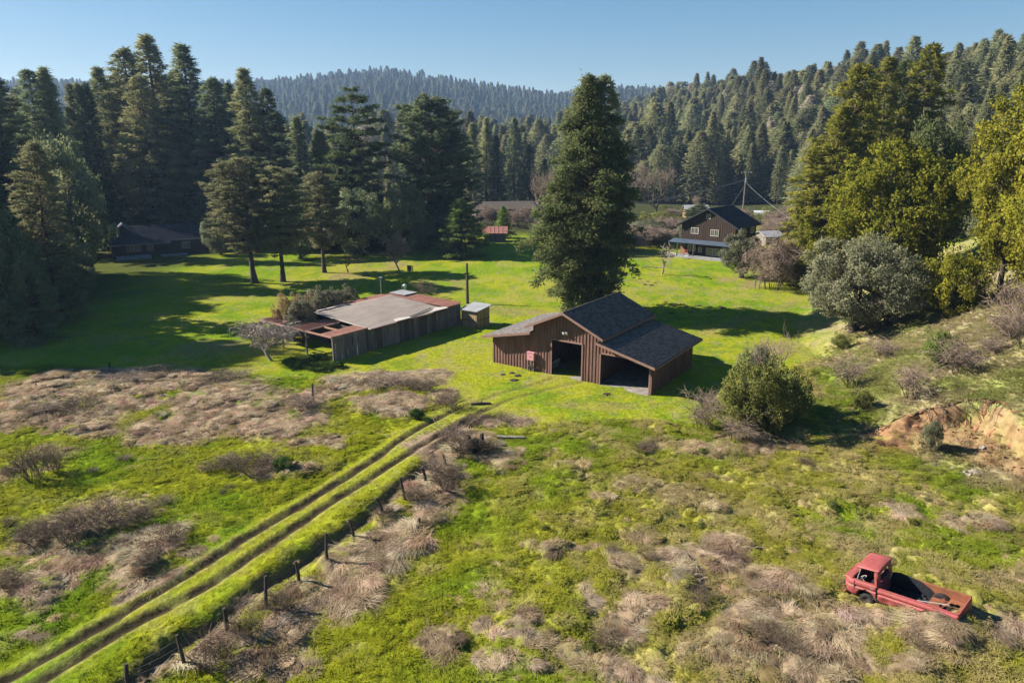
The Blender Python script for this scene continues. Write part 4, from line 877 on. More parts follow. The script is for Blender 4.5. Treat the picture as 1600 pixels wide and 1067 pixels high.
def tints(n, base=(1, 1, 1), var=.3):
    v = rng.uniform(1 - var, 1 + var, (n, 1)); w = rng.normal(0, .05, (n, 3)) * np.array([1, .5, .8]); return np.clip(np.array(base) * v * (1 + w), .2, 2.2)
fx, fy, fz = hx[~is_near], hy[~is_near], hz_[~is_near]
if len(fx):
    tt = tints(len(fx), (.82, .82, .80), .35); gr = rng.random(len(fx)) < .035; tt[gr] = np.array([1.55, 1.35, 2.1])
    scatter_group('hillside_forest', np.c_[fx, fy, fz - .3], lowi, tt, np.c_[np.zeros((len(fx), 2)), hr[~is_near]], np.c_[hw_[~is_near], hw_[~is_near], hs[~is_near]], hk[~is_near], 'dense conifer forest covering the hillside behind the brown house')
step = 12.0; gx, gy = np.meshgrid(np.arange(-1250, 1150, step), np.arange(560, 1420, step)); x = gx.ravel() + rng.uniform(-5, 5, gx.size); y = gy.ravel() + rng.uniform(-5, 5, gx.size)
a = x / y; ok = (np.abs(a) < .95) & (y > np.interp(a, HILL_F[:, 0], HILL_F[:, 2])) & (y < np.interp(a, HILL_F[:, 0], HILL_F[:, 3]) + 30) & ~((a > .25) & (y < 1100))
x, y = x[ok], y[ok]; z = height(x, y, False); n = len(x); s = rng.uniform(.7, 1.3, n)
scatter_group('ridge_forest', np.c_[x, y, z - .3], lowi, tints(n, (.62, .70, .78), .25), np.c_[np.zeros((n, 2)), rng.uniform(0, 6.28, n)], np.c_[s * 1.25, s * 1.25, s], rng.choice(6, n, p=[.3, .25, .15, .05, .15, .1]), 'far forested ridge, blue haze partly put into its leaf colour')  # bluish leaf tints paint in part of the distance haze

# ------------------------------------------------------------------ grass: straw tussocks and green tufts
def blades(seed, n, r0, L, h, w, comb, seg=3, droop=1.0):
    rng = np.random.default_rng(seed); a = rng.uniform(0, 6.28, n); rr = np.sqrt(rng.random(n)) * r0
    P0 = np.c_[np.cos(a) * rr, np.sin(a) * rr, np.zeros(n)]
    az = np.where(rng.random(n) < comb, rng.normal(0, .5, n), a + rng.normal(0, .5, n)); ln = L * rng.uniform(.5, 1.25, n); hh = h * rng.uniform(.5, 1.2, n) * (1 - .5 * (rr / r0) ** 2)
    d = np.c_[np.cos(az), np.sin(az), np.zeros(n)]; sd = np.c_[-np.sin(az), np.cos(az), np.zeros(n)]; wob = rng.normal(0, .12, n)
    rows = []
    for k in range(seg + 1):
        t = k / seg; zz = hh * (np.sin(min(t * 1.7, 1.571)) if droop < .5 else (1 - (2 * t * .92 - .85) ** 2 / .7225 * 1.0)); zz = np.maximum(zz, .02 if t > 0 else 0)
        c = P0 + d * (ln * t)[:, None] + sd * (wob * ln * t * t)[:, None] + np.c_[np.zeros((n, 2)), zz]
        ww = w * (1 - .75 * t); rows.append((c - sd * ww, c + sd * ww))
    V = np.stack([q for r in rows for q in r], 1).reshape(-1, 3); m = 2 * (seg + 1); b = (np.arange(n) * m)[:, None, None]
    f = np.array([[2 * k, 2 * k + 1, 2 * k + 3, 2 * k + 2] for k in range(seg)])[None]
    return V, (b + f).reshape(-1, 4)
def grass_mesh(name, mat, *a, **k): V, f = blades(*a, **k); return np_mesh(name, V, f, [M[mat]])
straw_src = [grass_mesh('straw_tussock', 'straw', 51, 200, .42, .60, .17, .011, .93), grass_mesh('straw_tussock', 'straw', 52, 200, .40, .78, .12, .011, .97), grass_mesh('straw_tussock', 'straw', 53, 170, .28, .34, .26, .010, .6), grass_mesh('straw_tussock', 'straw', 54, 220, .42, .62, .20, .011, .9)]
green_src = [grass_mesh('grass_tuft', 'blade', 55, 70, .16, .10, .055, .010, .3, seg=2), grass_mesh('grass_tuft', 'blade', 56, 80, .20, .13, .045, .010, .4, seg=2), grass_mesh('grass_tuft', 'blade', 57, 55, .14, .08, .085, .009, .1, seg=2)]
def fld_pts(n, x0, x1, y0, y1):
    x = rng.uniform(x0, x1, n); y = rng.uniform(y0, y1, n); ok = np.abs(x) < y * .80 + 2; return x[ok], y[ok]
x, y = fld_pts(60000, -44, 44, 15, 62)
dm = dry_mask(x, y); n2 = fbm(x, y, 2.2, 73, 4); n3 = fbm(x, y, .7, 79, 3); lm_ = lawn_mask(x, y); d = x - toe_x(y)
east = sstep(-4, 10, x - (y - 40) * .1) * (1 - lm_)
prob = np.clip(dm, 0, 1.1) * .42 + east * .14 * sstep(.45, .62, n2 * .5 + n3 * .5) + .02 * (1 - lm_)
bk = sstep(0, 2, d); prob = np.maximum(prob * (1 - bk * .6), bk * .15 * sstep(.38, .6, n2))
rd = np.minimum(seg_dist(x, y, RUTS[0]), seg_dist(x, y, RUTS[1])); prob = prob * sstep(.5, 1.0, rd) * (1 - lm_ * (1 - np.clip(dm, 0, 1)))
sd_, ad_ = scarp_side(x, y); prob = prob * (1 - .93 * ((sd_ > -.4) & (sd_ < 3.4) & (ad_ < 4)))
ok = rng.random(len(x)) < prob; x, y = x[ok], y[ok]; n = len(x)
ang = fbm(x, y, 4.5, 91, 2) * 11 + rng.normal(0, .62, n); dmk = dm[ok]
s = rng.uniform(.4, 1.15, n) * (.58 + .36 * np.clip(dmk, 0, 1.1)); bkk = bk[ok]; s = s * (1 - .35 * bkk)
tv = rng.uniform(.58, 1.3, (n, 1)) * (1 + rng.normal(0, .05, (n, 3))); tv = tv * np.where(rng.random((n, 1)) < .3, np.array([[.60, .56, .54]]), np.array([[1, 1, 1.]]))
gmix = ((1 - np.clip(dmk * 1.3, 0, 1)) * .6)[:, None]; tv = tv * (1 - gmix) + gmix * np.array([[1.0, .98, .56]])
pk = np.where(dmk > .5, rng.choice(4, n, p=[.38, .34, .06, .22]), rng.choice(4, n, p=[.2, .1, .4, .3]))
scatter_group('dry_grass', np.c_[x, y, height(x, y) - .05], straw_src, tv, np.c_[rng.normal(0, .08, (n, 2)), ang], np.c_[s, s, s * rng.uniform(.6, 1.0, n)], pk, 'pale dry grass lying in combed tussocks over the rough field')
N_STRAW = n
x, y = fld_pts(230000, -42, 40, 14, 54)
x2, y2 = fld_pts(50000, -42, 40, 54, 82); x, y = np.r_[x, x2], np.r_[y, y2]
rd = np.minimum(seg_dist(x, y, RUTS[0]), seg_dist(x, y, RUTS[1])); sd_, ad_ = scarp_side(x, y); lm_ = lawn_mask(x, y)
pr_ = (1 - np.clip(dry_mask(x, y), 0, .8)) * sstep(.24, .42, rd) * (1 - .9 * ((sd_ > -.2) & (sd_ < 3.2) & (ad_ < 4))) * (.25 + .75 * sstep(.35, .62, fbm(x, y, 1.3, 95, 3))) * (1 - .75 * lm_)
ok = rng.random(len(x)) < pr_; x, y = x[ok], y[ok]; n = len(x); lm_ = lm_[ok]
gc = ground_color(x, y) * rng.uniform(.75, 1.4, (n, 1)) * np.array([[1.04, 1.0, 1]])
s = rng.uniform(.6, 1.5, n) * (1 - .62 * lm_) * (.7 + .8 * fbm(x, y, 2.0, 97, 3)) * (.3 + .7 * sstep(.5, 1.8, np.minimum(rd[ok], .35 + seg_dist(x, y, DITCH))))
inb = np.zeros(n, bool)
GREEN = (x, y, n, gc, s)
# ------------------------------------------------------------------ buildings
def shingles(parent, lo, hi, v0, v1, expo=.2, tab=.32, base=(.055, .050, .050), seed=0, name='shingles', axis=1):
    """overlapping courses of single tabs on a slope; lo and hi: (across, z) of its lower and upper edge, v0..v1 along it"""
    rng = np.random.default_rng(seed); lo = np.array(lo, float); hi = np.array(hi, float); d = hi - lo; L = np.hypot(*d); d /= L; nrm = np.array([-d[1], d[0]])
    if nrm[1] < 0: nrm = -nrm
    V, C = [], []
    for c_ in range(int(L / expo) + 1):
        s0 = c_ * expo; s1 = min(s0 + expo + .02, L + .01)
        if s1 - s0 < .03: continue
        vs = np.arange(v0 - rng.uniform(0, tab), v1, tab)
        for v in vs:
            a, b = max(v, v0), min(v + tab - .012, v1)
            if b - a < .03: continue
            j = rng.uniform(-.008, .008); lift = .024 + rng.uniform(-.004, .006); sa = s0 + j
            p0 = lo + d * sa; p1 = lo + d * s1
            q = [(p0 + nrm * lift, a), (p0 + nrm * lift, b), (p1 + nrm * .006, b), (p1 + nrm * .006, a), (p0 - nrm * .004, a), (p0 - nrm * .004, b)]
            V.append([(w[0], v_, w[1]) if axis == 1 else (v_, w[0], w[1]) for w, v_ in q]); C.append(np.array(base) * rng.uniform(.62, 1.35))
    n = len(V); V = np.array(V).reshape(-1, 3); b = np.arange(n)[:, None] * 6
    F_ = np.concatenate([b + np.array([0, 1, 2, 3]), b + np.array([4, 5, 1, 0])]).astype(int)
    me = np_mesh(name, V, F_, [M['shingle']]); at = me.color_attributes.new('tint', 'FLOAT_COLOR', 'POINT'); at.data.foreach_set('color', np.c_[np.repeat(np.array(C), 6, 0), np.ones(n * 6)].astype(np.float32).ravel())
    o = new_obj(name, me, parent); o['kind'] = 'stuff'; return o
def frame_of(a, b):
    d = (b - a)[:2]; L = float(np.hypot(*d)); return math.atan2(d[1], d[0]), L

# ---- the barn
BA, BB = flat(770, 565.5), flat(1015.5, 617); rz, BW = frame_of(BA, BB); D = 8.3
barn = thing('barn', 'brown board and batten barn with a raised centre roof and two open bays', 'barn', (BA[0], BA[1], -.02), rz)
AP, ME = 7.05, 5.30
def zmain(u): return ME - .45 * abs(u - AP)
def zl(u): return 2.36 + .215 * (u + .5)
def zr(u): return 3.46 - .24 * (u - 9.9)
def roof_u(u): return (zl(u) if u < 3.98 else zmain(u) if u <= 10.12 else zr(u)) - .13
w = MB(); T_ = .08
w.prism([(0, -.3), (5.7, -.3), (5.7, roof_u(5.7)), (3.98, zmain(3.98) - .13), (3.98, zl(3.98) - .13), (0, roof_u(0))], 1, 0, T_)
w.prism([(5.7, 2.92), (8.45, 2.92), (8.45, roof_u(8.45)), (AP, ME - .13), (5.7, roof_u(5.7))], 1, 0, T_)
w.prism([(8.45, -.3), (9.95, -.3), (9.95, roof_u(9.95)), (8.45, roof_u(8.45))], 1, 0, T_)
w.prism([(9.95, 2.48), (13.4, 2.48), (10.13, zr(10.13) - .13), (10.12, roof_u(10.12)), (9.95, roof_u(9.95))], 1, 0, T_)
w.build('front_wall', M['barn'], barn)
w = MB().box(BW - .08, BW, T_, D, -.3, zr(BW) - .13).build('side_wall', M['barn'], barn)
w = MB().box(0, .08, T_, D, -.3, zl(0) - .11).build('side_wall', M['barn'], barn)
bw = MB()   # back wall with openings that let the light through
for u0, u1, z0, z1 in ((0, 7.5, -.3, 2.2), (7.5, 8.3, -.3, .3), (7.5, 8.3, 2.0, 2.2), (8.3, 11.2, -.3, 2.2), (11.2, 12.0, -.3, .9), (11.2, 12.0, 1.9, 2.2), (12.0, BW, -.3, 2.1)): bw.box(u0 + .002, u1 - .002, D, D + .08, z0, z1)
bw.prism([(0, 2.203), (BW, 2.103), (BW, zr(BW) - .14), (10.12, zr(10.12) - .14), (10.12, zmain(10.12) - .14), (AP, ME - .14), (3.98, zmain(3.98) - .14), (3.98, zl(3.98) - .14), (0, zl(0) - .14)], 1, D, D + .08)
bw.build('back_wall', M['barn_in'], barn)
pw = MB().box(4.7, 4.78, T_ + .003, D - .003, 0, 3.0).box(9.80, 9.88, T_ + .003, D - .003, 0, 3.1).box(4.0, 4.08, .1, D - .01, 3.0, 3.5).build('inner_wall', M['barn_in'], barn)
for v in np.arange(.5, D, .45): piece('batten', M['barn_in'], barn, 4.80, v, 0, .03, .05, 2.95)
MB().box(.09, BW - .09, .06, D - .004, -.25, .03).build('floor_slab', M['concrete'], barn)
MB().box(5.72, 8.43, -.22, .055, -.3, .02).box(9.97, BW - .1, -.22, .055, -.3, .02).build('threshold', M['concrete'], barn)
k = .13
while k < BW:      # battens over the joints of the boards
    z0 = 2.92 if 5.68 < k < 8.47 else 2.48 if 9.93 < k < 13.85 else -.1
    h = roof_u(k) - z0 - .01
    if h > .08 and not (13.0 < k < 13.85): piece('batten', M['barn'], barn, k, -.022, z0, .05, .042, h)
    k += .285
for v in np.arange(.1, D, .285):
    piece('batten', M['barn'], barn, BW + .022, v, -.1, .042, .05, zr(BW) - .05); piece('batten', M['barn'], barn, -.022, v, -.1, .042, .05, zl(0) - .05)
for x0, zt in ((5.66, 2.96), (8.40, 2.96), (9.93, 2.52), (BW - .12, 2.2)): piece('door_post', M['trim'], barn, x0 + .045, -.045, -.1, .11, .05, zt)
MB().box(5.70, 8.45, -.07, -.003, 2.86, 2.98).build('door_header', M['trim'], barn); MB().box(10.04, 12.6, -.07, -.003, 2.43, 2.53).build('door_header', M['trim'], barn)
v0, v1 = -.74, D + .5
def slope(parent, a, b, th, seed):
    """a: lower, b: upper edge (u, z)"""
    r_ = MB().prism([a, b, (b[0], b[1] - th), (a[0], a[1] - th)], 1, v0, v1).build('roof', M['dark_wood'], parent)
    shingles(r_, a, b, v0 + .01, v1 - .01, .19, .30, (.10, .088, .084), seed)
    f = MB().hexa([(a[0], v0 - .04, a[1] - .17), (b[0], v0 - .04, b[1] - .17), (b[0], v0 - .004, b[1] - .17), (a[0], v0 - .004, a[1] - .17)], [(a[0], v0 - .04, a[1] + .015), (b[0], v0 - .04, b[1] + .015), (b[0], v0 - .004, b[1] + .015), (a[0], v0 - .004, a[1] + .015)])
    f.build('fascia', M['trim'], parent)
    x = a[0] + (.02 if a[0] > b[0] else -.02); MB().box(x - .018, x + .018, v0, v1, a[1] - .17, a[1] - .01).build('fascia', M['trim'], parent)
slope(barn, (-.55, zl(-.55)), (4.15, zl(4.15)), .10, 1)
slope(barn, (14.62, zr(14.62)), (9.92, zr(9.92)), .10, 2)
slope(barn, (3.62, zmain(3.62)), (AP, ME), .11, 3)
slope(barn, (10.48, zmain(10.48)), (AP + .001, ME), .11, 4)
MB().hexa([(AP - .16, v0, ME - .045), (AP + .16, v0, ME - .045), (AP + .16, v1, ME - .045), (AP - .16, v1, ME - .045)], [(AP - .02, v0, ME + .055), (AP + .02, v0, ME + .055), (AP + .02, v1, ME + .055), (AP - .02, v1, ME + .055)]).build('ridge_cap', M['dark_wood'], barn)
for u, z in ((3.98, 3.4), (10.06, 3.4)): MB().box(u, u + .06, T_, D, z - .5, zmain(u) - .14).build('clerestory_wall', M['barn'], barn)
lamp = thing('flood_light', 'white twin flood light on the barn gable', 'lamp', tuple(barn.matrix_basis @ Vector((7.0, -.04, 3.62))), rz)
MB().box(-.06, .06, -.06, 0, -.06, .06).build('mount', M['white'], lamp)
for sx in (-.09, .10): MB().tube([(sx, -.05, .05), (sx * 1.6, -.24, -.04)], [.06, .11], 10).build('lamp_head', M['white'], lamp)
ub = thing('utility_box', 'faded pink utility box on legs against the barn wall', 'box', tuple(barn.matrix_basis @ Vector((3.62, -.36, 0))), rz)
MB().box(0, .68, 0, .22, .93, 1.58).build('cabinet', M['pink_box'], ub); MB().box(.03, .65, -.018, -.002, .97, 1.54).build('door', M['pink_box'], ub); MB().box(.24, .42, -.03, -.02, 1.22, 1.25).build('handle', M['truck_dark'], ub)
MB().box(-.02, .70, -.03, .24, 1.582, 1.61).build('lid', M['pink_box'], ub)
for x in (.05, .58): piece('leg', M['grey_wood'], ub, x, .11, -.1, .07, .07, 1.03)
MB().box(.1, .55, .02, .2, .42, .5).tube([(.3, .1, .45), (.3, .1, -.1)], .05, 8).tube([(.42, .12, .9), (.45, .12, .5)], .03, 6).build('pipework', M['post'], ub)
rk = thing('slatted_rack', 'pale slatted rack leaning on the inner wall of the barn', 'rack', tuple(barn.matrix_basis @ Vector((4.95, .7, .03))), rz)
for j in range(6): piece('slat', M['white'], rk, .1, .12 + j * .26, 0, .03, .05, .75, (0, R_(14), 0))
for z in (.12, .6): piece('rail', M['white'], rk, .1 + z * .25, .02, z, .03, .03, 1.45, (R_(-90), 0, 0))
dk = thing('floor_bale', 'dark low bundle lying on the barn floor', 'bundle', tuple(barn.matrix_basis @ Vector((7.7, 2.2, .03))), rz + .4)
MB().prism([(-.5, 0), (.5, 0), (.42, .22), (.1, .30), (-.4, .2)], 1, -.3, .3).build('wrap', M['truck_dark'], dk)

# ---- the long shed
srz, SL = frame_of(SH_S, SH_E)
shed = thing('long_shed', 'long weathered shed with flat felt roof and rusty open frame at one end', 'shed', (SH_S[0], SH_S[1], -.02), srz)
rng = np.random.default_rng(8); x = 0.0
while x < 16.15:
    wd = rng.uniform(.26, .42); wd = min(wd, 16.2 - x); top = 2.08 + (.05 if x < 3.6 else .0 if x < 13.7 else .12) + rng.normal() * .015
    if x > 3.5: top -= .03
    piece('plank', M['grey_wood'] if (x < 3.5 or x > 13.3 or rng.random() < .6) else M['grey_wood_b'] if 'grey_wood_b' in M else M['dark_wood'], shed, x + wd / 2, .02 + rng.normal() * .008 + (.06 if x > 3.5 else 0), -.1, wd - .012, .03, top + .1, (0, rng.normal() * .006, 0)); x += wd
y = 0
for xx in (16.18,):
    y = .1
    while y < 8.4: wd = rng.uniform(.28, .4); piece('plank', M['grey_wood'], shed, xx, y + wd / 2, -.1, .03, wd - .012, 2.2); y += wd
MB().box(3.6, 16.1, 8.5, 8.56, -.1, 2.25).build('back_wall', M['grey_wood'], shed); MB().box(3.6, 3.66, .2, 8.4, -.1, 2.0).build('end_wall', M['dark_wood'], shed)
piece('rail', M['grey_wood'], shed, 1.75, -.01, 1.72, 3.4, .04, .09); piece('rail', M['grey_wood'], shed, 14.9, -.0, .75, 2.4, .04, .08); piece('slot', M['truck_dark'], shed, 2.15, -.005, 1.0, .10, .012, .75); piece('slot', M['truck_dark'], shed, 2.75, -.005, 1.1, .07, .012, .6)
# felt roof: a sagging sheet
gx = np.linspace(3.85, 13.85, 60); gy = np.linspace(-.38, 7.6, 44); Xg, Yg = np.meshgrid(gx, gy); xf, yf = Xg.ravel(), Yg.ravel()
zf = 2.08 + .05 * (yf + .4) + .16 * np.sin((yf + .4) / 8 * math.pi) * np.sin((xf - 3.8) / 10 * math.pi) + (fbm(xf, yf, 1.6, 3, 3) - .5) * .07 + (fbm(xf, yf * 3, 1.2, 9, 2) - .5) * .04
nxg = len(gx); ii = np.arange((len(gy) - 1) * (nxg - 1)); r, c = ii // (nxg - 1), ii % (nxg - 1); Fq = np.stack([r * nxg + c, r * nxg + c + 1, (r + 1) * nxg + c + 1, (r + 1) * nxg + c], 1)
ro = new_obj('roof', np_mesh('roof', np.c_[xf, yf, zf], Fq, [M['felt']], True), shed); md = ro.modifiers.new('thickness', 'SOLIDIFY'); md.thickness = .05; md.offset = -1
def strip(pts, w, mat, nm, dz=.02):
    b = MB()
    for (ax, ay), (bx, by) in zip(pts[:-1], pts[1:]):
        za = float(np.interp(ay, [-.38, 7.6], [2.09, 2.49])); zb = float(np.interp(by, [-.38, 7.6], [2.09, 2.49])); b.beam((ax, ay, za + dz), (bx, by, zb + dz), w, .05)
    return b.build(nm, mat, ro)
strip([(3.85, -.4), (3.85, 2.5), (3.86, 5), (3.84, 7.6)], .10, M['pale_felt'], 'edge_strip'); strip([(3.85, -.41), (8, -.42), (13.85, -.41)], .06, M['rust_roof'], 'edge_strip', 0)
strip([(4.4, 7.55), (6.2, 7.6), (8.2, 7.56)], .25, M['pale_felt'], 'edge_strip', .05)
def patch(poly, nm, mat, dz=.11):
    b = MB(); vs = [(a, c_, 2.08 + .05 * (c_ + .4) + dz) for a, c_ in poly]; b.add(vs, [tuple(range(len(vs)))]); o = b.build(nm, mat, ro); m_ = o.modifiers.new('thickness', 'SOLIDIFY'); m_.thickness = .04; return o
patch([(6.9, -.42), (8.6, -.42), (8.9, -.1), (7.9, .35), (7.2, .25)], 'felt_patch', M['pale_felt']); patch([(11.0, -.40), (13.86, -.40), (13.86, .05), (12.9, .6), (12.2, .1)], 'felt_patch', M['pale_felt'])
strip([(9.0, -.05), (10.6, .25), (12.6, .75)], .07, M['truck_dark'], 'torn_edge', .12)
def corrugated(name, parent, x0, x1, y0, y1, za, zb, mat, pitch=.16, amp=.022, along='y'):
    n = int((x1 - x0) / pitch * 6) if along == 'y' else int((y1 - y0) / pitch * 6); t = np.linspace(0, 1, n + 1); wv = amp * np.sin(np.arange(n + 1) * math.pi / 3)
    if along == 'y': A = np.c_[x0 + (x1 - x0) * t, np.full(n + 1, y0), za + wv]; B = np.c_[x0 + (x1 - x0) * t, np.full(n + 1, y1), zb + wv]
    else: A = np.c_[np.full(n + 1, x0), y0 + (y1 - y0) * t, za + wv]; B = np.c_[np.full(n + 1, x1), y0 + (y1 - y0) * t, zb + wv]
    j = np.arange(n); return new_obj(name, np_mesh(name, np.vstack([A, B]), np.stack([j, j + 1, n + 2 + j, n + 1 + j], 1), [mat], True), parent)
corrugated('rusty_roof', shed, 13.87, 16.35, -.1, 8.6, 2.22, 2.40, M['rust_roof']); corrugated('rusty_roof', shed, 3.9, 13.86, 7.62, 9.3, 2.40, 2.36, M['rust_roof'])
corrugated('rusty_roof', shed, .05, 3.8, 7.7, 10.1, 2.20, 2.20, M['rust_roof'], along='x'); corrugated('rusty_roof', shed, .1, 3.8, 3.7, 5.5, 2.19, 2.19, M['rust_roof'], along='x'); corrugated('rusty_roof', shed, .1, 3.8, .05, 1.55, 2.19, 2.20, M['rust_roof'])
MB().box(14.6, 16.5, 6.4, 8.7, 2.46, 2.5).build('pale_sheet', M['grey_roof'], shed)
for a, b in (((0, .02, 2.14), (3.9, .02, 2.14)), ((0, 0, 2.14), (0, 10.1, 2.14)), ((0, 10.1, 2.14), (3.9, 10.1, 2.14)), ((.05, 1.6, 2.10), (3.8, 1.6, 2.12)), ((.05, 3.6, 2.10), (3.8, 3.6, 2.12)), ((.05, 5.5, 2.10), (3.8, 5.5, 2.12)), ((.05, 7.6, 2.10), (3.8, 7.6, 2.12)), ((2.0, .05, 2.09), (2.0, 10, 2.09))):
    MB().beam(a, b, .09, .14).build('roof_beam', M['rust_beam'], shed)
for px_, py_ in ((.02, -.05), (.02, 3.5), (.02, 6.9), (.02, 10.05), (3.8, 10.05)): piece('post', M['grey_wood'], shed, px_, py_, -.1, .12, .12, 2.18)
MB().beam((.02, 9.9, 1.6), (.02, 9.2, 2.1), .06, .06).build('brace', M['rust_beam'], shed)
for xx, hh in ((15.6, .5), (16.1, .9), (14.8, .35)): piece('pipe', M['metal'], shed, xx, 8.3, 2.3, .04, .04, hh)

# ---- the little board hut
ha, hb_, hc = flat(722.3, 509.3), flat(745.6, 513.5), flat(759.4, 505.5); hrz, hw0 = frame_of(ha, hb_); hd = float(np.linalg.norm((hc - hb_)[:2])) * .92
hut = thing('board_hut', 'tiny yellow board hut with a sloping pale roof by the long shed', 'hut', (ha[0], ha[1], -.02), hrz)
def hz0(u): return 1.72 + .0 * u
for j in range(9):
    wd = hw0 / 9; piece('board', M['tan_wood'], hut, wd * (j + .5), 0, -.1, wd - .03, .03, 1.80); wd2 = hd / 9; piece('board', M['tan_wood'], hut, hw0, wd2 * (j + .5), -.1, .03, wd2 - .03, 1.86 + .03 * j); piece('board', M['tan_wood'], hut, 0, wd2 * (j + .5), -.1, .03, wd2 - .03, 1.86 + .03 * j)
MB().box(.03, hw0 - .03, .02, hd, -.1, 1.66).build('inner_frame', M['dark_wood'], hut); piece('rail', M['dark_wood'], hut, hw0 / 2, -.03, .72, hw0, .03, .06); piece('rail', M['dark_wood'], hut, hw0 + .03, hd / 2, .78, .03, hd, .06)
for xx in (.0, hw0): piece('corner_post', M['dark_wood'], hut, xx, -.02, -.1, .09, .07, 1.84)
MB().hexa([(-.2, -.25, 1.73), (hw0 + .2, -.25, 1.73), (hw0 + .25, hd + .2, 2.02), (-.2, hd + .2, 2.02)], [(-.2, -.25, 1.80), (hw0 + .2, -.25, 1.80), (hw0 + .25, hd + .2, 2.10), (-.2, hd + .2, 2.10)]).build('roof', M['grey_roof'], hut)

# ---- windows
def window(parent, face, u, z, w_, h, bars=1, off=0.0, tilt=None):
    """face: 'front' (y = off, looking -y) or 'side' (x = off, looking +x)"""
    f = MB(); t = .07
    def bx(b, a0, a1, z0, z1, d0, d1):
        if face == 'front': b.box(a0, a1, off - d1, off - d0, z0, z1)
        else: b.box(off + d0, off + d1, a0, a1, z0, z1)
    bx(f, u, u + w_, z, z + t, .0, .07); bx(f, u, u + w_, z + h - t, z + h, .0, .07); bx(f, u, u + t, z + t + .002, z + h - t - .002, .0, .07); bx(f, u + w_ - t, u + w_, z + t + .002, z + h - t - .002, .0, .07)
    for b_ in range(bars): c_ = u + w_ * (b_ + 1) / (bars + 1); bx(f, c_ - .025, c_ + .025, z + t + .002, z + h - t - .002, .0, .06)
    fo = f.build('window', M['frame'], parent); g = MB(); bx(g, u + t, u + w_ - t, z + t, z + h - t, .003, .02); g.build('pane', M['glass'], fo); return fo
# ---- the brown house
HA = flat(1062.5, 398.5); hrz, HW = R_(-40.0), 9.3; HB = HA + HW * np.array([math.cos(hrz), math.sin(hrz), 0])
hs_ = depth_of(HA) / FPX
house = thing('brown_house', 'two-storey dark brown wooden house with blue porch roof', 'house', (HA[0], HA[1], -.02), hrz)
EV, RD, HD = 5.5, 8.0, 8.6; xr = HW / 2
for (poly, v) in (([(0, -.2), (HW, -.2), (HW, EV), (xr, RD - .1), (0, EV)], 0), ([(0, -.2), (HW, -.2), (HW, EV), (xr, RD - .1), (0, EV)], HD - .12)): MB().prism(poly, 1, v, v + .12).build('wall', M['house_wood'], house)
for xx in (0, HW - .12): MB().box(xx, xx + .12, .122, HD - .122, -.2, EV).build('wall', M['house_wood'], house)
for j in range(26): u = .12 + j * (HW - .2) / 25; piece('batten', M['house_wood'], house, u, -.02, 2.75, .05, .035, EV - 2.75 + max(0, (1 - abs(u - xr) / xr)) * (RD - EV) - .2)
for j in range(34): piece('batten', M['house_wood'], house, HW + .02, .15 + j * (HD - .3) / 33, -.1, .035, .05, EV + .05)
sl = (RD - EV) / xr
for sg in (-1, 1):
    e = (xr + sg * (xr + .65), RD - sl * (xr + .65)); r_ = MB().prism([e, (xr + sg * .001, RD), (xr + sg * .001, RD - .16), (e[0], e[1] - .16)], 1, -.7, HD + .6).build('roof', M['house_roof'], house)
    shingles(r_, e, (xr, RD), -.69, HD + .59, .26, .5, (.022, .025, .036), 20 + sg)
for u, z, w_, h, b_ in ((1.7, 3.75, 1.35, 1.0, 1), (5.1, 3.6, 1.4, 1.05, 1), (4.2, 6.3, .75, .75, 1), (1.3, .85, .6, 1.1, 0), (2.1, .85, .6, 1.1, 0), (3.2, .8, .6, .8, 0), (4.6, .4, .5, 1.25, 0), (5.2, .4, 1.6, 1.25, 2), (6.95, .35, .75, 1.35, 0)): window(house, 'front', u, z, w_, h, b_)
for v, z, w_, h, b_ in ((1.9, 3.7, .7, .95, 1), (6.1, 3.8, 1.5, 1.0, 1)): window(house, 'side', v, z, w_, h, b_, HW)
MB().hexa([(-1.3, -2.0, 2.35), (HW + .5, -2.0, 2.35), (HW + .5, -.002, 2.72), (-1.3, -.002, 2.72)], [(-1.3, -2.0, 2.41), (HW + .5, -2.0, 2.41), (HW + .5, -.002, 2.79), (-1.3, -.002, 2.79)]).build('porch_roof', M['porch_roof'], house)
for u in (-1.1, .35, 3.2, HW + .3): piece('porch_post', M['dark_wood'], house, u, -1.9, -.1, .11, .11, 2.46)
MB().box(-1.5, HW + .6, -2.1, -.003, -.15, .25).build('porch_deck', M['deck'], house); MB().box(-1.6, HW + .7, -2.5, -2.103, -.15, .08).build('porch_step', M['deck'], house)
MB().box(.05, .75, -.05, -.003, .27, 2.1).build('door', M['orange_wood'], house); MB().box(-1.4, .3, -2.08, -2.0, .27, .65).build('porch_rail', M['frame'], house)
def hloc(u, v, z): return tuple(house.matrix_basis @ Vector((u, v, z)))
ch = thing('porch_chair', 'orange cushioned chair on the porch of the brown house', 'chair', hloc(1.6, -1.4, .26), hrz)
MB().box(-.25, .25, -.25, .25, .36, .46).build('seat', M['clay_pot'], ch); MB().box(-.25, .25, .18, .26, .462, .95).build('backrest', M['clay_pot'], ch)
for a in (-.22, .22):
    for b in (-.22, .22): piece('leg', M['dark_wood'], ch, a, b, 0, .04, .04, .36)
ch2 = thing('garden_chair', 'white garden chair standing before the porch step', 'chair', hloc(2.6, -3.0, 0), hrz + .4)
MB().box(-.25, .25, -.25, .25, .36, .41).build('seat', M['white'], ch2); MB().box(-.25, .25, .2, .25, .412, .9).build('backrest', M['white'], ch2)
for a in (-.22, .22):
    for b in (-.22, .22): piece('leg', M['white'], ch2, a, b, 0, .04, .04, .36)

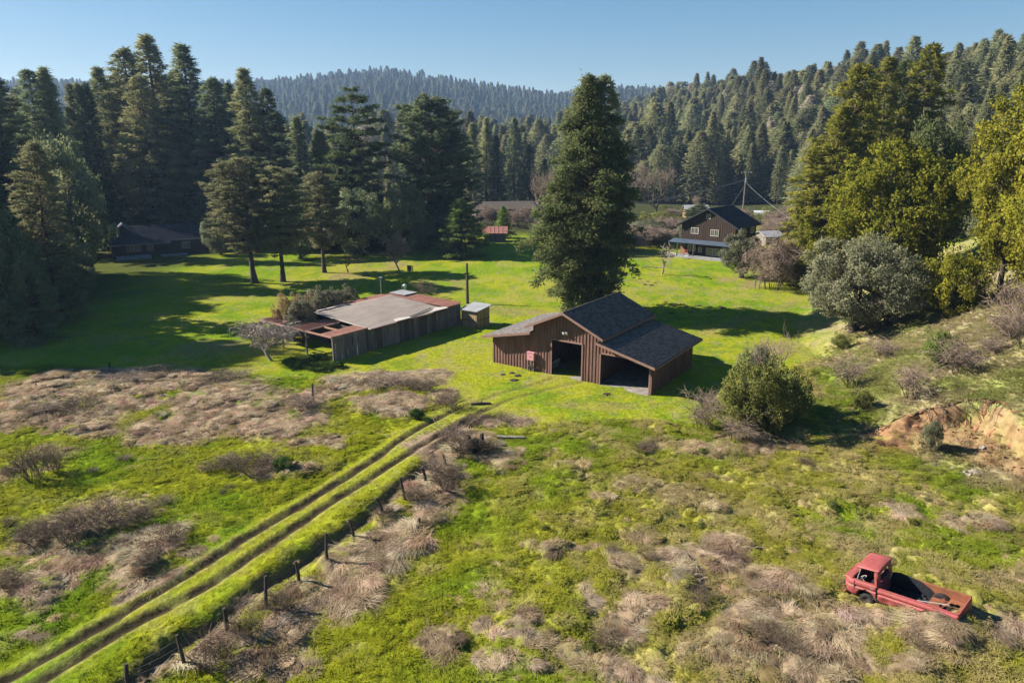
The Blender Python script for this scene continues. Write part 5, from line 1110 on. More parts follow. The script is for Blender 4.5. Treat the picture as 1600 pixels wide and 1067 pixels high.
# ---- the ranch house in the shade
RA, RB = flat(176, 404), flat(322, 394); rrz, RW = frame_of(RA, RB)
ranch = thing('ranch_house', 'low dark ranch house with a wide shingle roof under the forest', 'house', (RA[0], RA[1], -.02), rrz)
RDp = 11.0
for poly, v in (([(0, -.2), (RW, -.2), (RW, 2.35), (0, 2.35)], 0), ([(0, -.2), (RW, -.2), (RW, 2.35), (0, 2.35)], RDp - .12)): MB().prism(poly, 1, v, v + .12).build('wall', M['ranch_wall'], ranch)
for xx in (0, RW - .12): MB().prism([(.122, -.2), (RDp - .122, -.2), (RDp - .122, 2.35), (RDp / 2, 4.3), (.122, 2.35)], 0, xx, xx + .12).build('wall', M['ranch_wall'], ranch)
for (y0, z0, y1, z1, xa, xb) in ((-1.0, 2.2, RDp / 2, 4.55, -.8, RW * .62), (-.1, 2.5, RDp / 2 + .01, 4.62, RW * .62 + .01, RW + .8), (RDp + .9, 2.2, RDp / 2 + .02, 4.55, -.8, RW + .8)):
    r_ = MB().prism([(y0, z0), (y1, z1), (y1, z1 - .14), (y0, z0 - .14)], 0, xa, xb).build('roof', M['ranch_roof'], ranch)
    shingles(r_, (y0, z0), (y1, z1), xa + .01, xb - .01, .3, .7, (.030, .033, .045), 31, axis=0)
gbl = MB().prism([(-.5, 2.4), (2.2, 4.9), (4.9, 2.4)], 1, 3.2, 3.3).build('gable', M['ranch_wall'], ranch)
for sg in (-1, 1): MB().prism([(2.2 + sg * 3.2, 2.05), (2.2 + sg * .001, 5.05), (2.2 + sg * .001, 4.93), (2.2 + sg * 3.2, 1.93)], 1, 2.9, 9).build('gable_roof', M['grey_roof'] if sg > 0 else M['ranch_roof'], ranch)
MB().box(-.8, RW * .62, -1.05, -1.0, 2.02, 2.22).build('gutter', M['deck'], ranch); MB().box(RW * .62 + .01, RW + .8, -.16, -.11, 2.32, 2.52).build('gutter', M['deck'], ranch)
for u, w_ in ((2.2, 1.0), (3.3, 1.0), (5.2, .9), (10.5, 1.2)): window(ranch, 'front', u, .9, w_, 1.1, 1)
MB().box(.5, 5.5, -3.6, -.003, -.2, .35).build('deck', M['deck'], ranch); MB().box(7, 11, -2.4, -.003, -.2, .2).build('deck', M['deck'], ranch)

# ---- small buildings far behind
def cabin(name, label, cat, pa, pb, depth, ev, rd, wallm, roofm, along=True, wins=()):
    a, b = flat(*pa), flat(*pb); z = gz(*((a + b) / 2)[:2]); rz_, W_ = frame_of(a, b); t = thing(name, label, cat, (a[0], a[1], z - .05), rz_)
    if along:
        for y0 in (0, depth - .12): MB().box(0, W_, y0, y0 + .12, -.2, ev).build('wall', wallm, t)
        for x0 in (0, W_ - .12): MB().prism([(.122, -.2), (depth - .122, -.2), (depth - .122, ev), (depth / 2, rd - .12), (.122, ev)], 0, x0, x0 + .12).build('wall', wallm, t)
        s = (rd - ev) / (depth / 2)
        for sg in (-1, 1): MB().prism([(depth / 2 + sg * (depth / 2 + .4), ev - .4 * s), (depth / 2 + sg * .001, rd), (depth / 2 + sg * .001, rd - .1), (depth / 2 + sg * (depth / 2 + .4), ev - .4 * s - .1)], 0, -.4, W_ + .4).build('roof', roofm, t)
    for u, zz, w_, h in wins: window(t, 'front', u, zz, w_, h, 1)
    return t
rs = cabin('red_roofed_shed', 'small grey board shed with a pinkish red iron roof', 'shed', (757, 378.5), (790, 378.5), 3.0, 2.0, 2.9, M['grey_wood'], M['red_roof'])
W_ = frame_of(flat(757, 378.5), flat(790, 378.5))[1]
for j in range(12): piece('plank', M['grey_wood'], rs, W_ * (j + .5) / 12, -.03, -.1, W_ / 12 - .03, .03, 2.0)
for j in range(5): MB().beam((W_ * (j + .2) / 5, -.44, 1.78), (W_ * (j + .2) / 5, 1.45, 2.92), .05, .04).build('roof_seam', M['pale_felt'], rs)
cabin('cabin', 'orange wooden cabin with a pale grey roof beyond the brown house', 'cabin', (1072, 341), (1106, 341), 4, 2.3, 3.3, M['orange_wood'], M['grey_roof'], True, ((1, .9, 1, 1), (3.2, .9, .8, 1)))
cabin('long_barn', 'long low dark building behind the trellis and the redwood', 'barn', (744, 341), (842, 339), 7, 2.4, 4.0, M['dark_wood'], M['dark_wood'])
cabin('field_shed', 'low shed with pale roof beyond the bramble and olive tree', 'shed', (1196, 384), (1222, 383), 4, 1.8, 2.5, M['grey_wood'], M['grey_roof'])
a = flat(1179, 346.5); b = flat(1204, 346.5); grz, GW = frame_of(a, b)
gh = thing('greenhouse', 'white plastic greenhouse tunnel behind the brown house', 'greenhouse', (a[0], a[1], gz(a[0], a[1]) - .05), grz)
prof = [(4 * math.cos(t) * .5 + 2, 2.6 * math.sin(t) ** .7) for t in np.linspace(0, math.pi, 12)]
MB().add([(u, p[0], p[1]) for u in (0, GW) for p in prof], [(i, i + 1, 13 + i, 12 + i) for i in range(11)]).build('plastic_cover', M['sheet_white'], gh)
for u in np.linspace(0, GW, 6): MB().tube([(u, p[0], p[1] + .02) for p in prof], .04, 5).build('hoop', M['metal'], gh)
# ---- fences, poles, wires
fa, fb = flat(985, 352), flat(1044, 350); frz, FW_ = frame_of(fa, fb)
bf = thing('board_fence', 'grey board fence beyond the brambles beside the brown house', 'fence', (fa[0], fa[1], gz(fa[0], fa[1]) - .05), frz)
for j in range(int(FW_ / .32)): piece('board', M['grey_wood'], bf, .16 + j * .32, 0, 0, .27, .03, 1.75 + .06 * math.sin(j * 2.3))
for z in (.4, 1.3): piece('rail', M['grey_wood'], bf, FW_ / 2, .04, z, FW_, .04, .08)
FP = [(199, 1064, 195, 1043), (290, 1043, 277, 996), (357, 1000, 352, 951), (417, 958, 414, 907), (468, 915, 463, 878), (512, 883, 509, 838), (556, 848, 546, 814), (600, 808, 588, 780), (635, 785, 625, 750), (666, 757, 660, 731), (697, 733, 693, 711), (722, 712, 718, 690)]
fp3 = []; g0 = G(199, 1064)
fen = thing('wire_fence', 'old leaning wooden post and wire fence along the muddy ditch', 'fence', tuple(g0))
rng = np.random.default_rng(4)
for bx_, by_, tx_, ty_ in FP:
    g = G(bx_, by_); zt = z_at(tx_, ty_, g[1]); xt = ray(tx_, ty_)[0] / ray(tx_, ty_)[1] * g[1]; zt += .12 * (zt - g[2]); hgt = zt - g[2]
    b = MB(); r0 = rng.uniform(.06, .078); n_ = 6; pts = [(g[0] - g0[0], g[1] - g0[1], g[2] - g0[2] - .3), (g[0] * .6 + xt * .4 - g0[0] + rng.normal() * .01, g[1] - g0[1], g[2] + hgt * .4 - g0[2]), (xt - g0[0], g[1] - g0[1] + rng.normal() * .06, zt - g0[2])]
    b.tube(pts, [r0 * 1.05, r0, r0 * .85], 6).build('post', M['post'], fen); fp3.append((pts, hgt))
for fr in (.88, .62, .36):
    pts = [];
    for (p, h) in fp3: base = np.array(p[0]) + [0, 0, .3]; pts.append(base + (np.array(p[2]) - base) * fr)
    out = []
    for p, q in zip(pts[:-1], pts[1:]):
        for t in (0, .33, .66): s = p + (q - p) * t; out.append((s[0], s[1] - .07, s[2] - .06 * math.sin(math.pi * t)))
    out.append(tuple(pts[-1])); MB().tube(out, .008, 4).build('wire', M['wire'], fen)
for k, (bx_, by_, ty_, lab) in enumerate([(490, 634, 600, 'lone tall fence post standing in the dry grass of the field'), (57, 612, 600, 'first short fence post in the dry grass near the shaded edge'), (100, 600, 586, 'second short fence post in the dry grass near the shaded edge'), (172, 578, 566, 'short fence post at the edge of the tree shade'), (655, 828, 810, 'rotten stub of a post in the pale straw beside the fence')]):
    g = G(bx_, by_); t = thing('fence_post', lab, 'post', tuple(g)); h = z_at(bx_, ty_, g[1]) - g[2]; MB().tube([(0, 0, -.2), (.01, 0, h * .5), (.03, .02, h)], [.08, .07, .06], 6).build('shaft', M['post'], t); MB().tube([(.03, .02, h), (.035, .02, h + .03)], [.06, .03], 6).build('cap', M['post'], t)
def pole(px, py, top, label, name='utility_pole', arms=True):
    a = flat(px, py); z = gz(a[0], a[1]); h = z_at(px, top, a[1]) - z; t = thing(name, label, 'pole', (a[0], a[1], z - .1)); MB().tube([(0, 0, 0), (0, 0, h)], [.19, .12], 8).build('shaft', M['dark_wood'] if not arms else M['pole'], t); return t, a, h
M['pole'] = surf('pale_pole_wood', (.16, .13, .11), (.26, .22, .19), 4, .9, (5, 5, .4))
up, ua, uh = pole(1159, 348, 267, 'tall utility pole with cross-arm behind the brown house')
MB().beam((-1.2, -.15, uh - .45), (1.2, -.15, uh - .45), .12, .14).build('cross_arm', M['pole'], up); MB().tube([(.0, -.32, uh - 2.6), (.0, -.32, uh - 1.6)], .24, 10).build('transformer', M['metal'], up)
for x in (-1.1, -.5, .5, 1.1): MB().tube([(x, -.15, uh - .4), (x, -.15, uh - .15)], .05, 6).build('insulator', M['white'], up)
MB().beam((0, 0, uh - 3.2), (-6, -2, 0), .04, .04).build('guy_wire', M['wire'], up)
tz = gz(ua[0], ua[1]) + uh
def cable(name, label, A, B, sag, r, n=2, gap=.22):
    t = thing(name, label, 'cable', tuple(A)); A = np.array(A); B = np.array(B)
    for k in range(n):
        pts = []
        for s in np.linspace(0, 1, 14): p = (B - A) * s; pts.append((p[0], p[1], p[2] - sag * 4 * s * (1 - s) + k * gap * (1 - .0 * s)))
        MB().tube(pts, r, 5).build('strand', M['cable'], t)
    return t
Lw = np.array([20.0, 128.0, 0]); Lw[2] = z_at(1000, 307, 128.0); Lw[0] = ray(1000, 307)[0] / ray(1000, 307)[1] * 128
Lw2 = np.array([ray(905, 331)[0] / ray(905, 331)[1] * 110, 110, z_at(905, 331, 110)])
cable('power_cable', 'power cables running from the utility pole toward the redwood', (ua[0], ua[1], tz - 2.2), Lw2, .8, .022)
Rw = np.array([ray(1250, 352)[0] / ray(1250, 352)[1] * 118, 118, z_at(1250, 352, 118)])
cable('power_cable', 'power cables dropping from the utility pole into the bay trees', (ua[0], ua[1], tz - 2.6), Rw, .5, .022, 1)
p2, a2, h2 = pole(730.5, 474, 410, 'brown wooden pole with a small bracket beside the long shed', 'wooden_pole', False)
MB().box(-.28, .28, -.16, -.1, h2 - 1.25, h2 - 1.1).build('bracket', M['dark_wood'], p2); MB().tube([(0, -.1, h2 - 2.2), (-.7, -.4, h2 * .45)], .02, 5).build('guy_wire', M['wire'], p2)
a3 = flat(596, 462); t = thing('yard_lamp', 'slim grey yard lamp with a small square head behind the felt roof', 'lamp', (a3[0], a3[1], -.05)); h = z_at(596, 432, a3[1]); MB().tube([(0, 0, 0), (0, 0, h - .2)], .06, 8).build('shaft', M['metal'], t); MB().box(-.2, .2, -.2, .2, h - .2, h - .05).build('lamp_head', M['grey_roof'], t)
a3 = flat(633, 462); t = thing('birdhouse', 'white birdhouse with a round top on a post behind the felt roof', 'birdhouse', (a3[0], a3[1], -.05)); h = z_at(633, 443, a3[1])
MB().tube([(0, 0, 0), (0, 0, h - .5)], .05, 6).build('post', M['dark_wood'], t); MB().box(-.18, .18, -.16, .16, h - .5, h - .2).build('box', M['white'], t); MB().tube([(0, 0, h - .2), (0, 0, h - .1), (0, 0, h)], [.26, .2, .04], 10).build('roof', M['white'], t); MB().box(-.1, .12, -.08, .08, .6, .95).build('feeder', M['white'], t)
a3 = flat(640, 426); t = thing('information_board', 'small dark board on a post in the meadow beside the pinkish tree', 'sign', (a3[0], a3[1], -.05)); h = z_at(640, 415, a3[1])
piece('post', M['dark_wood'], t, 0, .04, 0, .1, .08, h - .02); MB().box(-.32, .32, -.05, -.003, h - .75, h).build('panel', M['dark_wood'], t); MB().box(-.36, .36, -.1, .1, h + .003, h + .06).build('cap', M['grey_wood'], t)
a3 = flat(645, 425); t = thing('stake', 'short stake beside the small dark board', 'post', (a3[0], a3[1], -.05)); MB().tube([(0, 0, 0), (0, 0, .9)], [.08, .07], 6).build('shaft', M['post'], t); MB().tube([(0, 0, .9), (0, 0, .98)], [.07, .02], 6).build('tip', M['post'], t)
a3, b3 = flat(752, 352), flat(846, 352); trz, TW_ = frame_of(a3, b3); t = thing('trellis', 'long brown trellis of posts and rails behind the red-roofed shed', 'trellis', (a3[0], a3[1], -.05), trz)
for u in (0, TW_ * .28, TW_ * .5, TW_ * .74, TW_): piece('post', M['rust_beam'], t, u, 0, 0, .16, .16, 3.0)
for z in (1.3, 2.2, 2.95): piece('rail', M['grey_wood'] if z < 2.9 else M['rust_beam'], t, TW_ / 2, -.1, z, TW_ + .4, .07, .12)
# stakes in front of the bramble
for k, (px, py) in enumerate([(1179, 450), (1186, 452)]):
    a3 = G(px, py); t = thing('stake', ('grey stake at the foot of the tall tangled bramble', 'second grey stake, closer to the middle of the bramble')[k], 'post', tuple(a3)); MB().tube([(0, 0, -.1), (.05, 0, 1.6)], [.09, .07], 6).build('shaft', M['grey_wood'], t); MB().tube([(.05, 0, 1.6), (.05, 0, 1.68)], [.07, .02], 6).build('tip', M['grey_wood'], t)

# ---- the clay face of the cut: a ragged wall with its own lip, cracks and clods
M['clay'] = surf('raw_clay', (.17, .085, .045), (.36, .190, .095), 1.6, .95, None, .8, 9, c3=(.44, .26, .14), spec=.1)
SC = np.array(SCARP); sl_ = np.r_[0, np.cumsum(np.hypot(*np.diff(SC, axis=0).T))]; uu = np.arange(0, sl_[-1], .07); cxs = np.interp(uu, sl_, SC[:, 0]); cys = np.interp(uu, sl_, SC[:, 1])
k_ = np.ones(25) / 25; cxs = np.convolve(np.pad(cxs, 12, 'edge'), k_, 'valid'); cys = np.convolve(np.pad(cys, 12, 'edge'), k_, 'valid')
tx_, ty_ = np.gradient(cxs), np.gradient(cys); ll = np.hypot(tx_, ty_); nxx, nyy = ty_ / ll, -tx_ / ll
rows_ = 18; env = np.clip(np.minimum(uu, uu[-1] - uu) / 1.2, .05, 1); wob = (fbm(uu, uu * 0, 1.4, 211, 3) - .5) * 1.1
zt_ = height(cxs - nxx * .55, cys - nyy * .55, False) + .10; zb_ = height(cxs + nxx * 1.5, cys + nyy * 1.5, False) - .15; V = []
for k in range(rows_):
    t = k / (rows_ - 1); lean = (-.22 + .10 * (t < .12) + 1.25 * t ** 1.5) * env + wob * .7; rel = (fbm(uu, np.full_like(uu, t * 1.8), .55, 221, 4) - .5) * .75 * env * (1 - .3 * t) - .18 * (vnoise(uu / .5, uu * 0, 230) > .62) * np.sin(t * 3.14)
    V.append(np.c_[cxs + nxx * (lean + rel), cys + nyy * (lean + rel), zt_ + (zb_ - zt_) * (t * env + (1 - env) * t) + (fbm(uu, uu * 0 + t, .4, 231, 2) - .5) * .12])
V = np.vstack(V); m_ = len(uu); ii = np.arange((rows_ - 1) * (m_ - 1)); rr_, cc_ = ii // (m_ - 1), ii % (m_ - 1)
struct(new_obj('clay_face', np_mesh('clay_face', V, np.stack([rr_ * m_ + cc_, (rr_ + 1) * m_ + cc_, (rr_ + 1) * m_ + cc_ + 1, rr_ * m_ + cc_ + 1], 1), [M['clay']], False)))
cl = MB(); rg = np.random.default_rng(31)
for _ in range(150):
    a = rg.integers(0, m_); d_ = rg.uniform(.6, 3.4) ** 1.1; x_, y_ = cxs[a] + nxx[a] * d_ + rg.normal() * .2, cys[a] + nyy[a] * d_ + rg.normal() * .2; s_ = rg.uniform(.02, .08) * (1.2 - .2 * d_); z_ = gz(x_, y_)
    if s_ < .02: continue
    o8 = [(x_ + sx * s_ * rg.uniform(.6, 1.2), y_ + sy * s_ * rg.uniform(.6, 1.2), z_ + sz) for sz in (-.03, s_ * 1.1) for sx, sy in ((-1, -1), (1, -1), (1, 1), (-1, 1))]; cl.hexa(o8[:4], o8[4:])
o = cl.build('clay_clods', M['clay']); o['kind'] = 'stuff'; o['label'] = 'crumbled clods of orange clay under the cut'
rt = thing('bare_roots', 'dark roots and dead twigs hanging over the lip of the clay cut', 'roots', (float(cxs[m_ // 2]), float(cys[m_ // 2]), float(zt_[m_ // 2])))
for cl_ in range(2):
    b = MB()
    for _ in range(11):
        a = int(np.clip((.30, .52, .62)[cl_] * m_ + rg.normal() * 9, 0, m_ - 1)); p0 = np.array([cxs[a], cys[a], zt_[a] + .05]) - np.array(rt.location); n3 = np.array([nxx[a], nyy[a], 0]); L_ = rg.uniform(.4, 1.3)
        b.tube([p0 - n3 * .2, p0 + n3 * .25 + [rg.normal() * .1, 0, .02], p0 + n3 * .6 + [rg.normal() * .25, rg.normal() * .1, -L_ * .5], p0 + n3 * .8 + [rg.normal() * .7, rg.normal() * .2, -L_ * rg.uniform(.5, 1)]], [.03, .022, .015, .008], 4)
    b.build('root', M['twig_dark'], rt)

# ---- burnt stump, planks, stones, molehills
g = G(743, 707); st = thing('burnt_stump', 'charred black hollow stump with two jagged prongs', 'stump', tuple(g)); sc_ = depth_of(g) / FPX
R0 = 13 * sc_; H0 = (z_at(743, 675, g[1]) - g[2]); rng = np.random.default_rng(12); n = 26; rows = []
for k in range(7):
    f = k / 6
    for ring in (0,):
        pass
    row = []
    for j in range(n):
        a = j * 2 * math.pi / n; notch = max(math.exp(-((((a - 3.5 + math.pi) % (2 * math.pi)) - math.pi) / .55) ** 2), math.exp(-((((a - 6.1 + math.pi) % (2 * math.pi)) - math.pi) / .45) ** 2)); hj = H0 * (.42 + .62 * notch + .10 * math.sin(a * 5))
        rr = R0 * (1.22 - .28 * f) * (1 + .10 * math.sin(a * 7 + f) + rng.normal() * .025); row.append((math.cos(a) * rr, math.sin(a) * rr, -.2 + f * (hj + .2)))
    rows.append(row)
for k in range(5):
    f = k / 4; row = []
    for j in range(n):
        x_, y_, z_ = rows[6][j]; row.append((x_ * (.72 - .1 * f), y_ * (.72 - .1 * f), z_ * (1 - f) * .96 + .1 * f))
    rows.append(row)
vs = [p for r_ in rows for p in r_]; fs = [(i * n + j, i * n + (j + 1) % n, (i + 1) * n + (j + 1) % n, (i + 1) * n + j) for i in range(len(rows) - 1) for j in range(n)] + [tuple(range((len(rows) - 1) * n, len(rows) * n))]
MB().add(vs, fs).build('trunk', M['char'], st)
for j in range(4): MB().tube([(R0 * (.4 + .1 * j), -.9 * R0 + .2 * j, .0), (R0 * (1.3 + .15 * j), -1.1 * R0 + .3 * j, .35 - .07 * j)], [.09, .04], 6).build('root', M['char'], st)
for k, (px, py, L_, an, lab) in enumerate([(785, 686, 1.7, -.15, 'long grey plank lying on the grass behind the burnt stump'), (803, 687, 1.3, -.05, 'broken dark plank end lying past the long grey plank'), (752, 632, 1.4, .12, 'dark log lying beside the track on the lawn')]):
    g = G(px, py); t = thing('old_plank' if k < 2 else 'log', lab, 'plank' if k < 2 else 'log', (g[0], g[1], g[2] + .05), an)
    if k < 2: MB().hexa([(-L_ / 2, -.12, 0), (L_ / 2, -.10, .02), (L_ / 2, .12, .02), (-L_ / 2, .12, 0)], [(-L_ / 2, -.12, .08), (L_ / 2, -.10, .10), (L_ / 2, .12, .1), (-L_ / 2, .12, .08)]).build('board', M['grey_wood'], t); MB().box(-L_ * .2, -L_ * .12, -.2, .2, -.1, -.003).build('batten', M['post'], t)
    else: MB().tube([(-L_ / 2, 0, 0), (0, .05, .03), (L_ / 2, 0, 0)], [.10, .12, .08], 7).build('trunk', M['post'], t); MB().tube([(0, .05, .05), (.1, .2, .3)], [.04, .02], 5).build('branch_stub', M['post'], t)
for k, (px, py) in enumerate([(1505, 744), (1512, 748), (1520, 742), (1523, 746), (1462, 728), (1490, 736), (1465, 712), (1535, 700)]):
    g = G(px, py); b = bmesh.new(); bmesh.ops.create_icosphere(b, subdivisions=2, radius=.14 + .05 * (k % 3))
    for v in b.verts: v.co *= 1 + .35 * (math.sin(v.co.x * 31 + k) * math.cos(v.co.y * 27 + k * 2)); v.co.z *= .7
    me = bpy.data.meshes.new('rock'); b.to_mesh(me); b.free(); me.materials.append(M['stone']); o = new_obj('rock', me); o.location = tuple(g); tag(o, 'small pale rock lying on the floor of the clay cut', 'rock', 'rocks in the clay cut')
mol = bpy.data.meshes.new('molehill'); b = bmesh.new(); bmesh.ops.create_icosphere(b, subdivisions=3, radius=.32)
for v in b.verts: v.co *= 1 + .25 * math.sin(v.co.x * 23) * math.cos(v.co.y * 19 + v.co.z * 11); v.co.z *= .42
b.to_mesh(mol); b.free(); mol.materials.append(M['soil'])
for k, (px, py) in enumerate([(1040, 472), (1052, 478), (1073, 479), (1084, 481), (1092, 478), (1109, 480), (1125, 479), (1129, 481), (1050, 489), (1080, 488), (1108, 489), (1066, 476), (1000, 436), (1012, 440), (1018, 446), (1008, 445), (1024, 442), (996, 430), (990, 434), (1110, 436), (1096, 445), (950, 600), (948, 616), (786, 585), (803, 594), (809, 587), (800, 583)]):
    g = G(px, py); o = new_obj('molehill', mol); s = .7 + .5 * ((k * 37) % 10) / 10; o.location = (g[0], g[1], g[2] - .02); o.scale = (s, s, s * .8); o.rotation_euler = (0, 0, k); tag(o, 'little dark molehill dotting the bright lawn', 'molehill', 'molehills on the lawn')

# ------------------------------------------------------------------ the abandoned truck
TS = .896; YAW, PIT_, ROL = R_(-48.4), R_(-7.2), R_(2.0)
t0 = np.array([0, 0, CAM_H]) + (np.array([14.555, 25.946, -1.97]) - np.array([0, 0, CAM_H])) * TS
truck = thing('abandoned_truck', 'abandoned rusty red flat-nosed pickup truck with an open bed in the grass', 'truck', tuple(t0), YAW)
truck.scale = (TS, TS, TS); truck.rotation_euler = (ROL, PIT_, YAW)
ta = t0.copy(); tb = t0 + 4.42 * TS * np.array([math.cos(YAW), math.sin(YAW), 0])
print('truck', t0, 'ground front', gz(ta[0], ta[1]), 'rear', gz(tb[0], tb[1]), 'z rear', tb[2] + .125 * 4.42 * TS)
LT, WT = 4.42, 1.74
def outline():
    pts = []
    for x in np.linspace(LT, .42, 74): pts.append((x, 0.0))
    for a in np.linspace(-90, -180, 10)[1:]: pts.append((.42 + .42 * math.cos(R_(a)), .42 + .42 * math.sin(R_(a))))
    for y in np.linspace(.42, WT - .42, 16)[1:]: pts.append((-.05 * (1 - ((y - WT / 2) / (WT / 2 - .42)) ** 2), y))
    for a in np.linspace(180, 90, 10)[1:]: pts.append((.42 + .42 * math.cos(R_(a)), WT - .42 + .42 * math.sin(R_(a))))
    for x in np.linspace(.42, LT, 74)[1:]: pts.append((x, WT))
    return pts
OUT = outline(); ZL = np.r_[np.linspace(0, .52, 9), .56, .59, .62, .70, .73, .76, np.linspace(.82, 1, 4)]
def inset(f): return float(np.interp(f, [0, .12, .35, .55, .575, .60, .71, .74, .90, 1.0], [.12, .06, .015, 0, .0, .045, .045, 0, .012, .06]))
cxy = (LT / 2, WT / 2); rows = []
rng = np.random.default_rng(6)
for f in ZL:
    row = []
    for (x, y) in OUT:
        top = 1.06 if x < 1.42 else .97; z = .30 + f * (top - .30); i_ = inset(f)
        if x < .43:
            ang = math.atan2(y - WT / 2, x - .6); nx_, ny_ = (x - .5), (y - WT / 2) * .6; L_ = math.hypot(nx_, ny_) + 1e-6; nx_, ny_ = nx_ / L_, ny_ / L_; i2 = i_ + (max(0, f - .62) * .16)
            row.append((x - nx_ * i2, y - ny_ * i2, z))
        else:
            dent = 0
            if y < .1 and 1.5 < x < 2.9 and f < .55: dent = .05 * math.sin((x - 1.5) * 5.2) ** 2 * math.sin(f * 5.5) + rng.normal() * .004
            row.append((x, y + (i_ + dent) * (1 if y < WT / 2 else -1), z))
    rows.append(row)
n = len(OUT); vs = [p for r_ in rows for p in r_]; fs = []
def in_arch(x, z): return any(math.hypot(x - cx, (z - .34) * .95) < .38 for cx in (.98, 3.42))
for i in range(len(ZL) - 1):
    for j in range(n - 1):
        q = (i * n + j, i * n + j + 1, (i + 1) * n + j + 1, (i + 1) * n + j); c = np.mean([vs[k] for k in q], 0)
        if c[0] > .45 and in_arch(c[0], c[2]): continue
        if 1.43 < c[0] < 1.47 and c[2] < .98: continue
        fs.append(q)
body = MB().add(vs, fs).build('body', M['truck'], truck, True); m_ = body.modifiers.new('thickness', 'SOLIDIFY'); m_.thickness = .025; m_.offset = -1
for cx in (.98, 3.42):
    for sy in (0, 1):
        y0, y1 = (.05, .40) if sy == 0 else (WT - .40, WT - .05)
        a = MB(); arc = [(cx + .40 * math.cos(t), .34 + .42 * math.sin(t)) for t in np.linspace(0, math.pi, 12)]
        a.add([(x_, yy, z_) for yy in (y0, y1) for x_, z_ in arc], [(i, i + 1, 13 + i, 12 + i) for i in range(11)]); a.add([(x_, (y1 if sy == 0 else y0), z_) for x_, z_ in arc], [tuple(range(12))]); a.build('wheel_arch', M['truck_dark'], truck)
        wh = new_obj('wheel', None, truck); yc = .17 if sy == 0 else WT - .17; wh.location = (cx, yc, .22 if cx < 2 else .17)
        lat = [(.17, -.09), (.27, -.085), (.30, -.05), (.30, .05), (.27, .085), (.17, .09)]; tv = [(r_ * math.cos(t), d_, r_ * math.sin(t)) for r_, d_ in lat for t in np.linspace(0, 2 * math.pi, 20, endpoint=False)]
        MB().add(tv, [(i * 20 + j, i * 20 + (j + 1) % 20, (i + 1) * 20 + (j + 1) % 20, (i + 1) * 20 + j) for i in range(5) for j in range(20)]).build('tyre', M['rubber'], wh, True)
        lat = [(.02, -.03), (.10, -.02), (.15, -.075), (.175, -.08)]; s_ = 1 if sy == 0 else -1; tv = [(r_ * math.cos(t), d_ * s_, r_ * math.sin(t)) for r_, d_ in lat for t in np.linspace(0, 2 * math.pi, 20, endpoint=False)]
        MB().add(tv, [(i * 20 + j, i * 20 + (j + 1) % 20, (i + 1) * 20 + (j + 1) % 20, (i + 1) * 20 + j) for i in range(3) for j in range(20)] + [tuple(range(20))]).build('rim', M['post'], wh, True)
# cab: floor, dash ledge, pillars, roof, back wall, seat, steering wheel
MB().box(.15, 1.40, .10, WT - .10, .36, .40).build('cab_floor', M['truck_dark'], truck)
MB().hexa([(.02, .20, 1.00), (.02, WT - .20, 1.00), (.42, WT - .10, 1.03), (.42, .10, 1.03)], [(.10, .22, 1.05), (.10, WT - .22, 1.05), (.40, WT - .12, 1.10), (.40, .12, 1.10)]).build('cowl', M['truck'], truck)
for y0, y1 in ((.06, .12), (WT - .12, WT - .06)): MB().box(.40, 1.42, y0, y1, 1.03, 1.085).build('window_sill', M['truck'], truck)
yr = (.15, WT - .15)
for yy, s_ in ((.10, 1), (WT - .10, -1)):
    MB().beam((.36, yy, 1.06), (.66, yy + s_ * .10, 1.66), .07, .06, 0, (0, 1, 0)).build('pillar', M['truck'], truck)
    MB().beam((1.37, yy, 1.04), (1.33, yy + s_ * .10, 1.68), .09, .10, 0, (0, 1, 0)).build('pillar', M['truck'], truck)
    MB().beam((.60, yy + s_ * .005, 1.08), (.74, yy + s_ * .10, 1.64), .025, .025).build('vent_post', M['pale_felt'], truck)
    MB().beam((.66, yy + s_ * .10, 1.665), (1.36, yy + s_ * .10, 1.685), .05, .05).build('roof_rail', M['truck'], truck)
MB().beam((.655, .18, 1.655), (.655, WT - .18, 1.655), .06, .05).build('windscreen_header', M['truck'], truck); MB().beam((.40, WT / 2, 1.09), (.67, WT / 2, 1.65), .022, .022).build('windscreen_bar', M['truck_rust'], truck)
gu = np.linspace(-1, 1, 17); vs = []; fs = []
for a in gu:
    for b in gu:
        ea = math.copysign(abs(a) ** .9, a); x_ = 1.03 + ea * .46 * (1 - .03 * abs(b) ** 4); y_ = WT / 2 + b * (.76 - .03 * abs(a) ** 4); z_ = 1.69 + .085 * (1 - abs(a) ** 3.2) * (1 - abs(b) ** 3.2) + .02 * a; vs.append((x_, y_, z_))
fs = [(i * 17 + j, i * 17 + j + 1, (i + 1) * 17 + j + 1, (i + 1) * 17 + j) for i in range(16) for j in range(16)]
ro_ = MB().add(vs, fs).build('roof', M['truck'], truck, True); m_ = ro_.modifiers.new('thickness', 'SOLIDIFY'); m_.thickness = .03; m_.offset = -1
bwl = MB(); xb = 1.43
for y0, y1, z0, z1 in ((.10, WT - .10, .36, 1.12), (.14, .40, 1.122, 1.66), (WT - .40, WT - .14, 1.122, 1.66), (.402, WT - .402, 1.54, 1.66)): bwl.hexa([(xb, y0, z0), (xb, y1, z0), (xb + .03, y1, z0), (xb + .03, y0, z0)], [(xb - (z1 - 1) * .06, y0, z1), (xb - (z1 - 1) * .06, y1, z1), (xb + .03 - (z1 - 1) * .06, y1, z1), (xb + .03 - (z1 - 1) * .06, y0, z1)])
bwl.build('cab_back', M['truck'], truck)
MB().box(.90, 1.38, .18, WT - .18, .42, .74).box(1.22, 1.40, .18, WT - .18, .742, 1.10).build('seat', M['dark_and_shade'], truck)
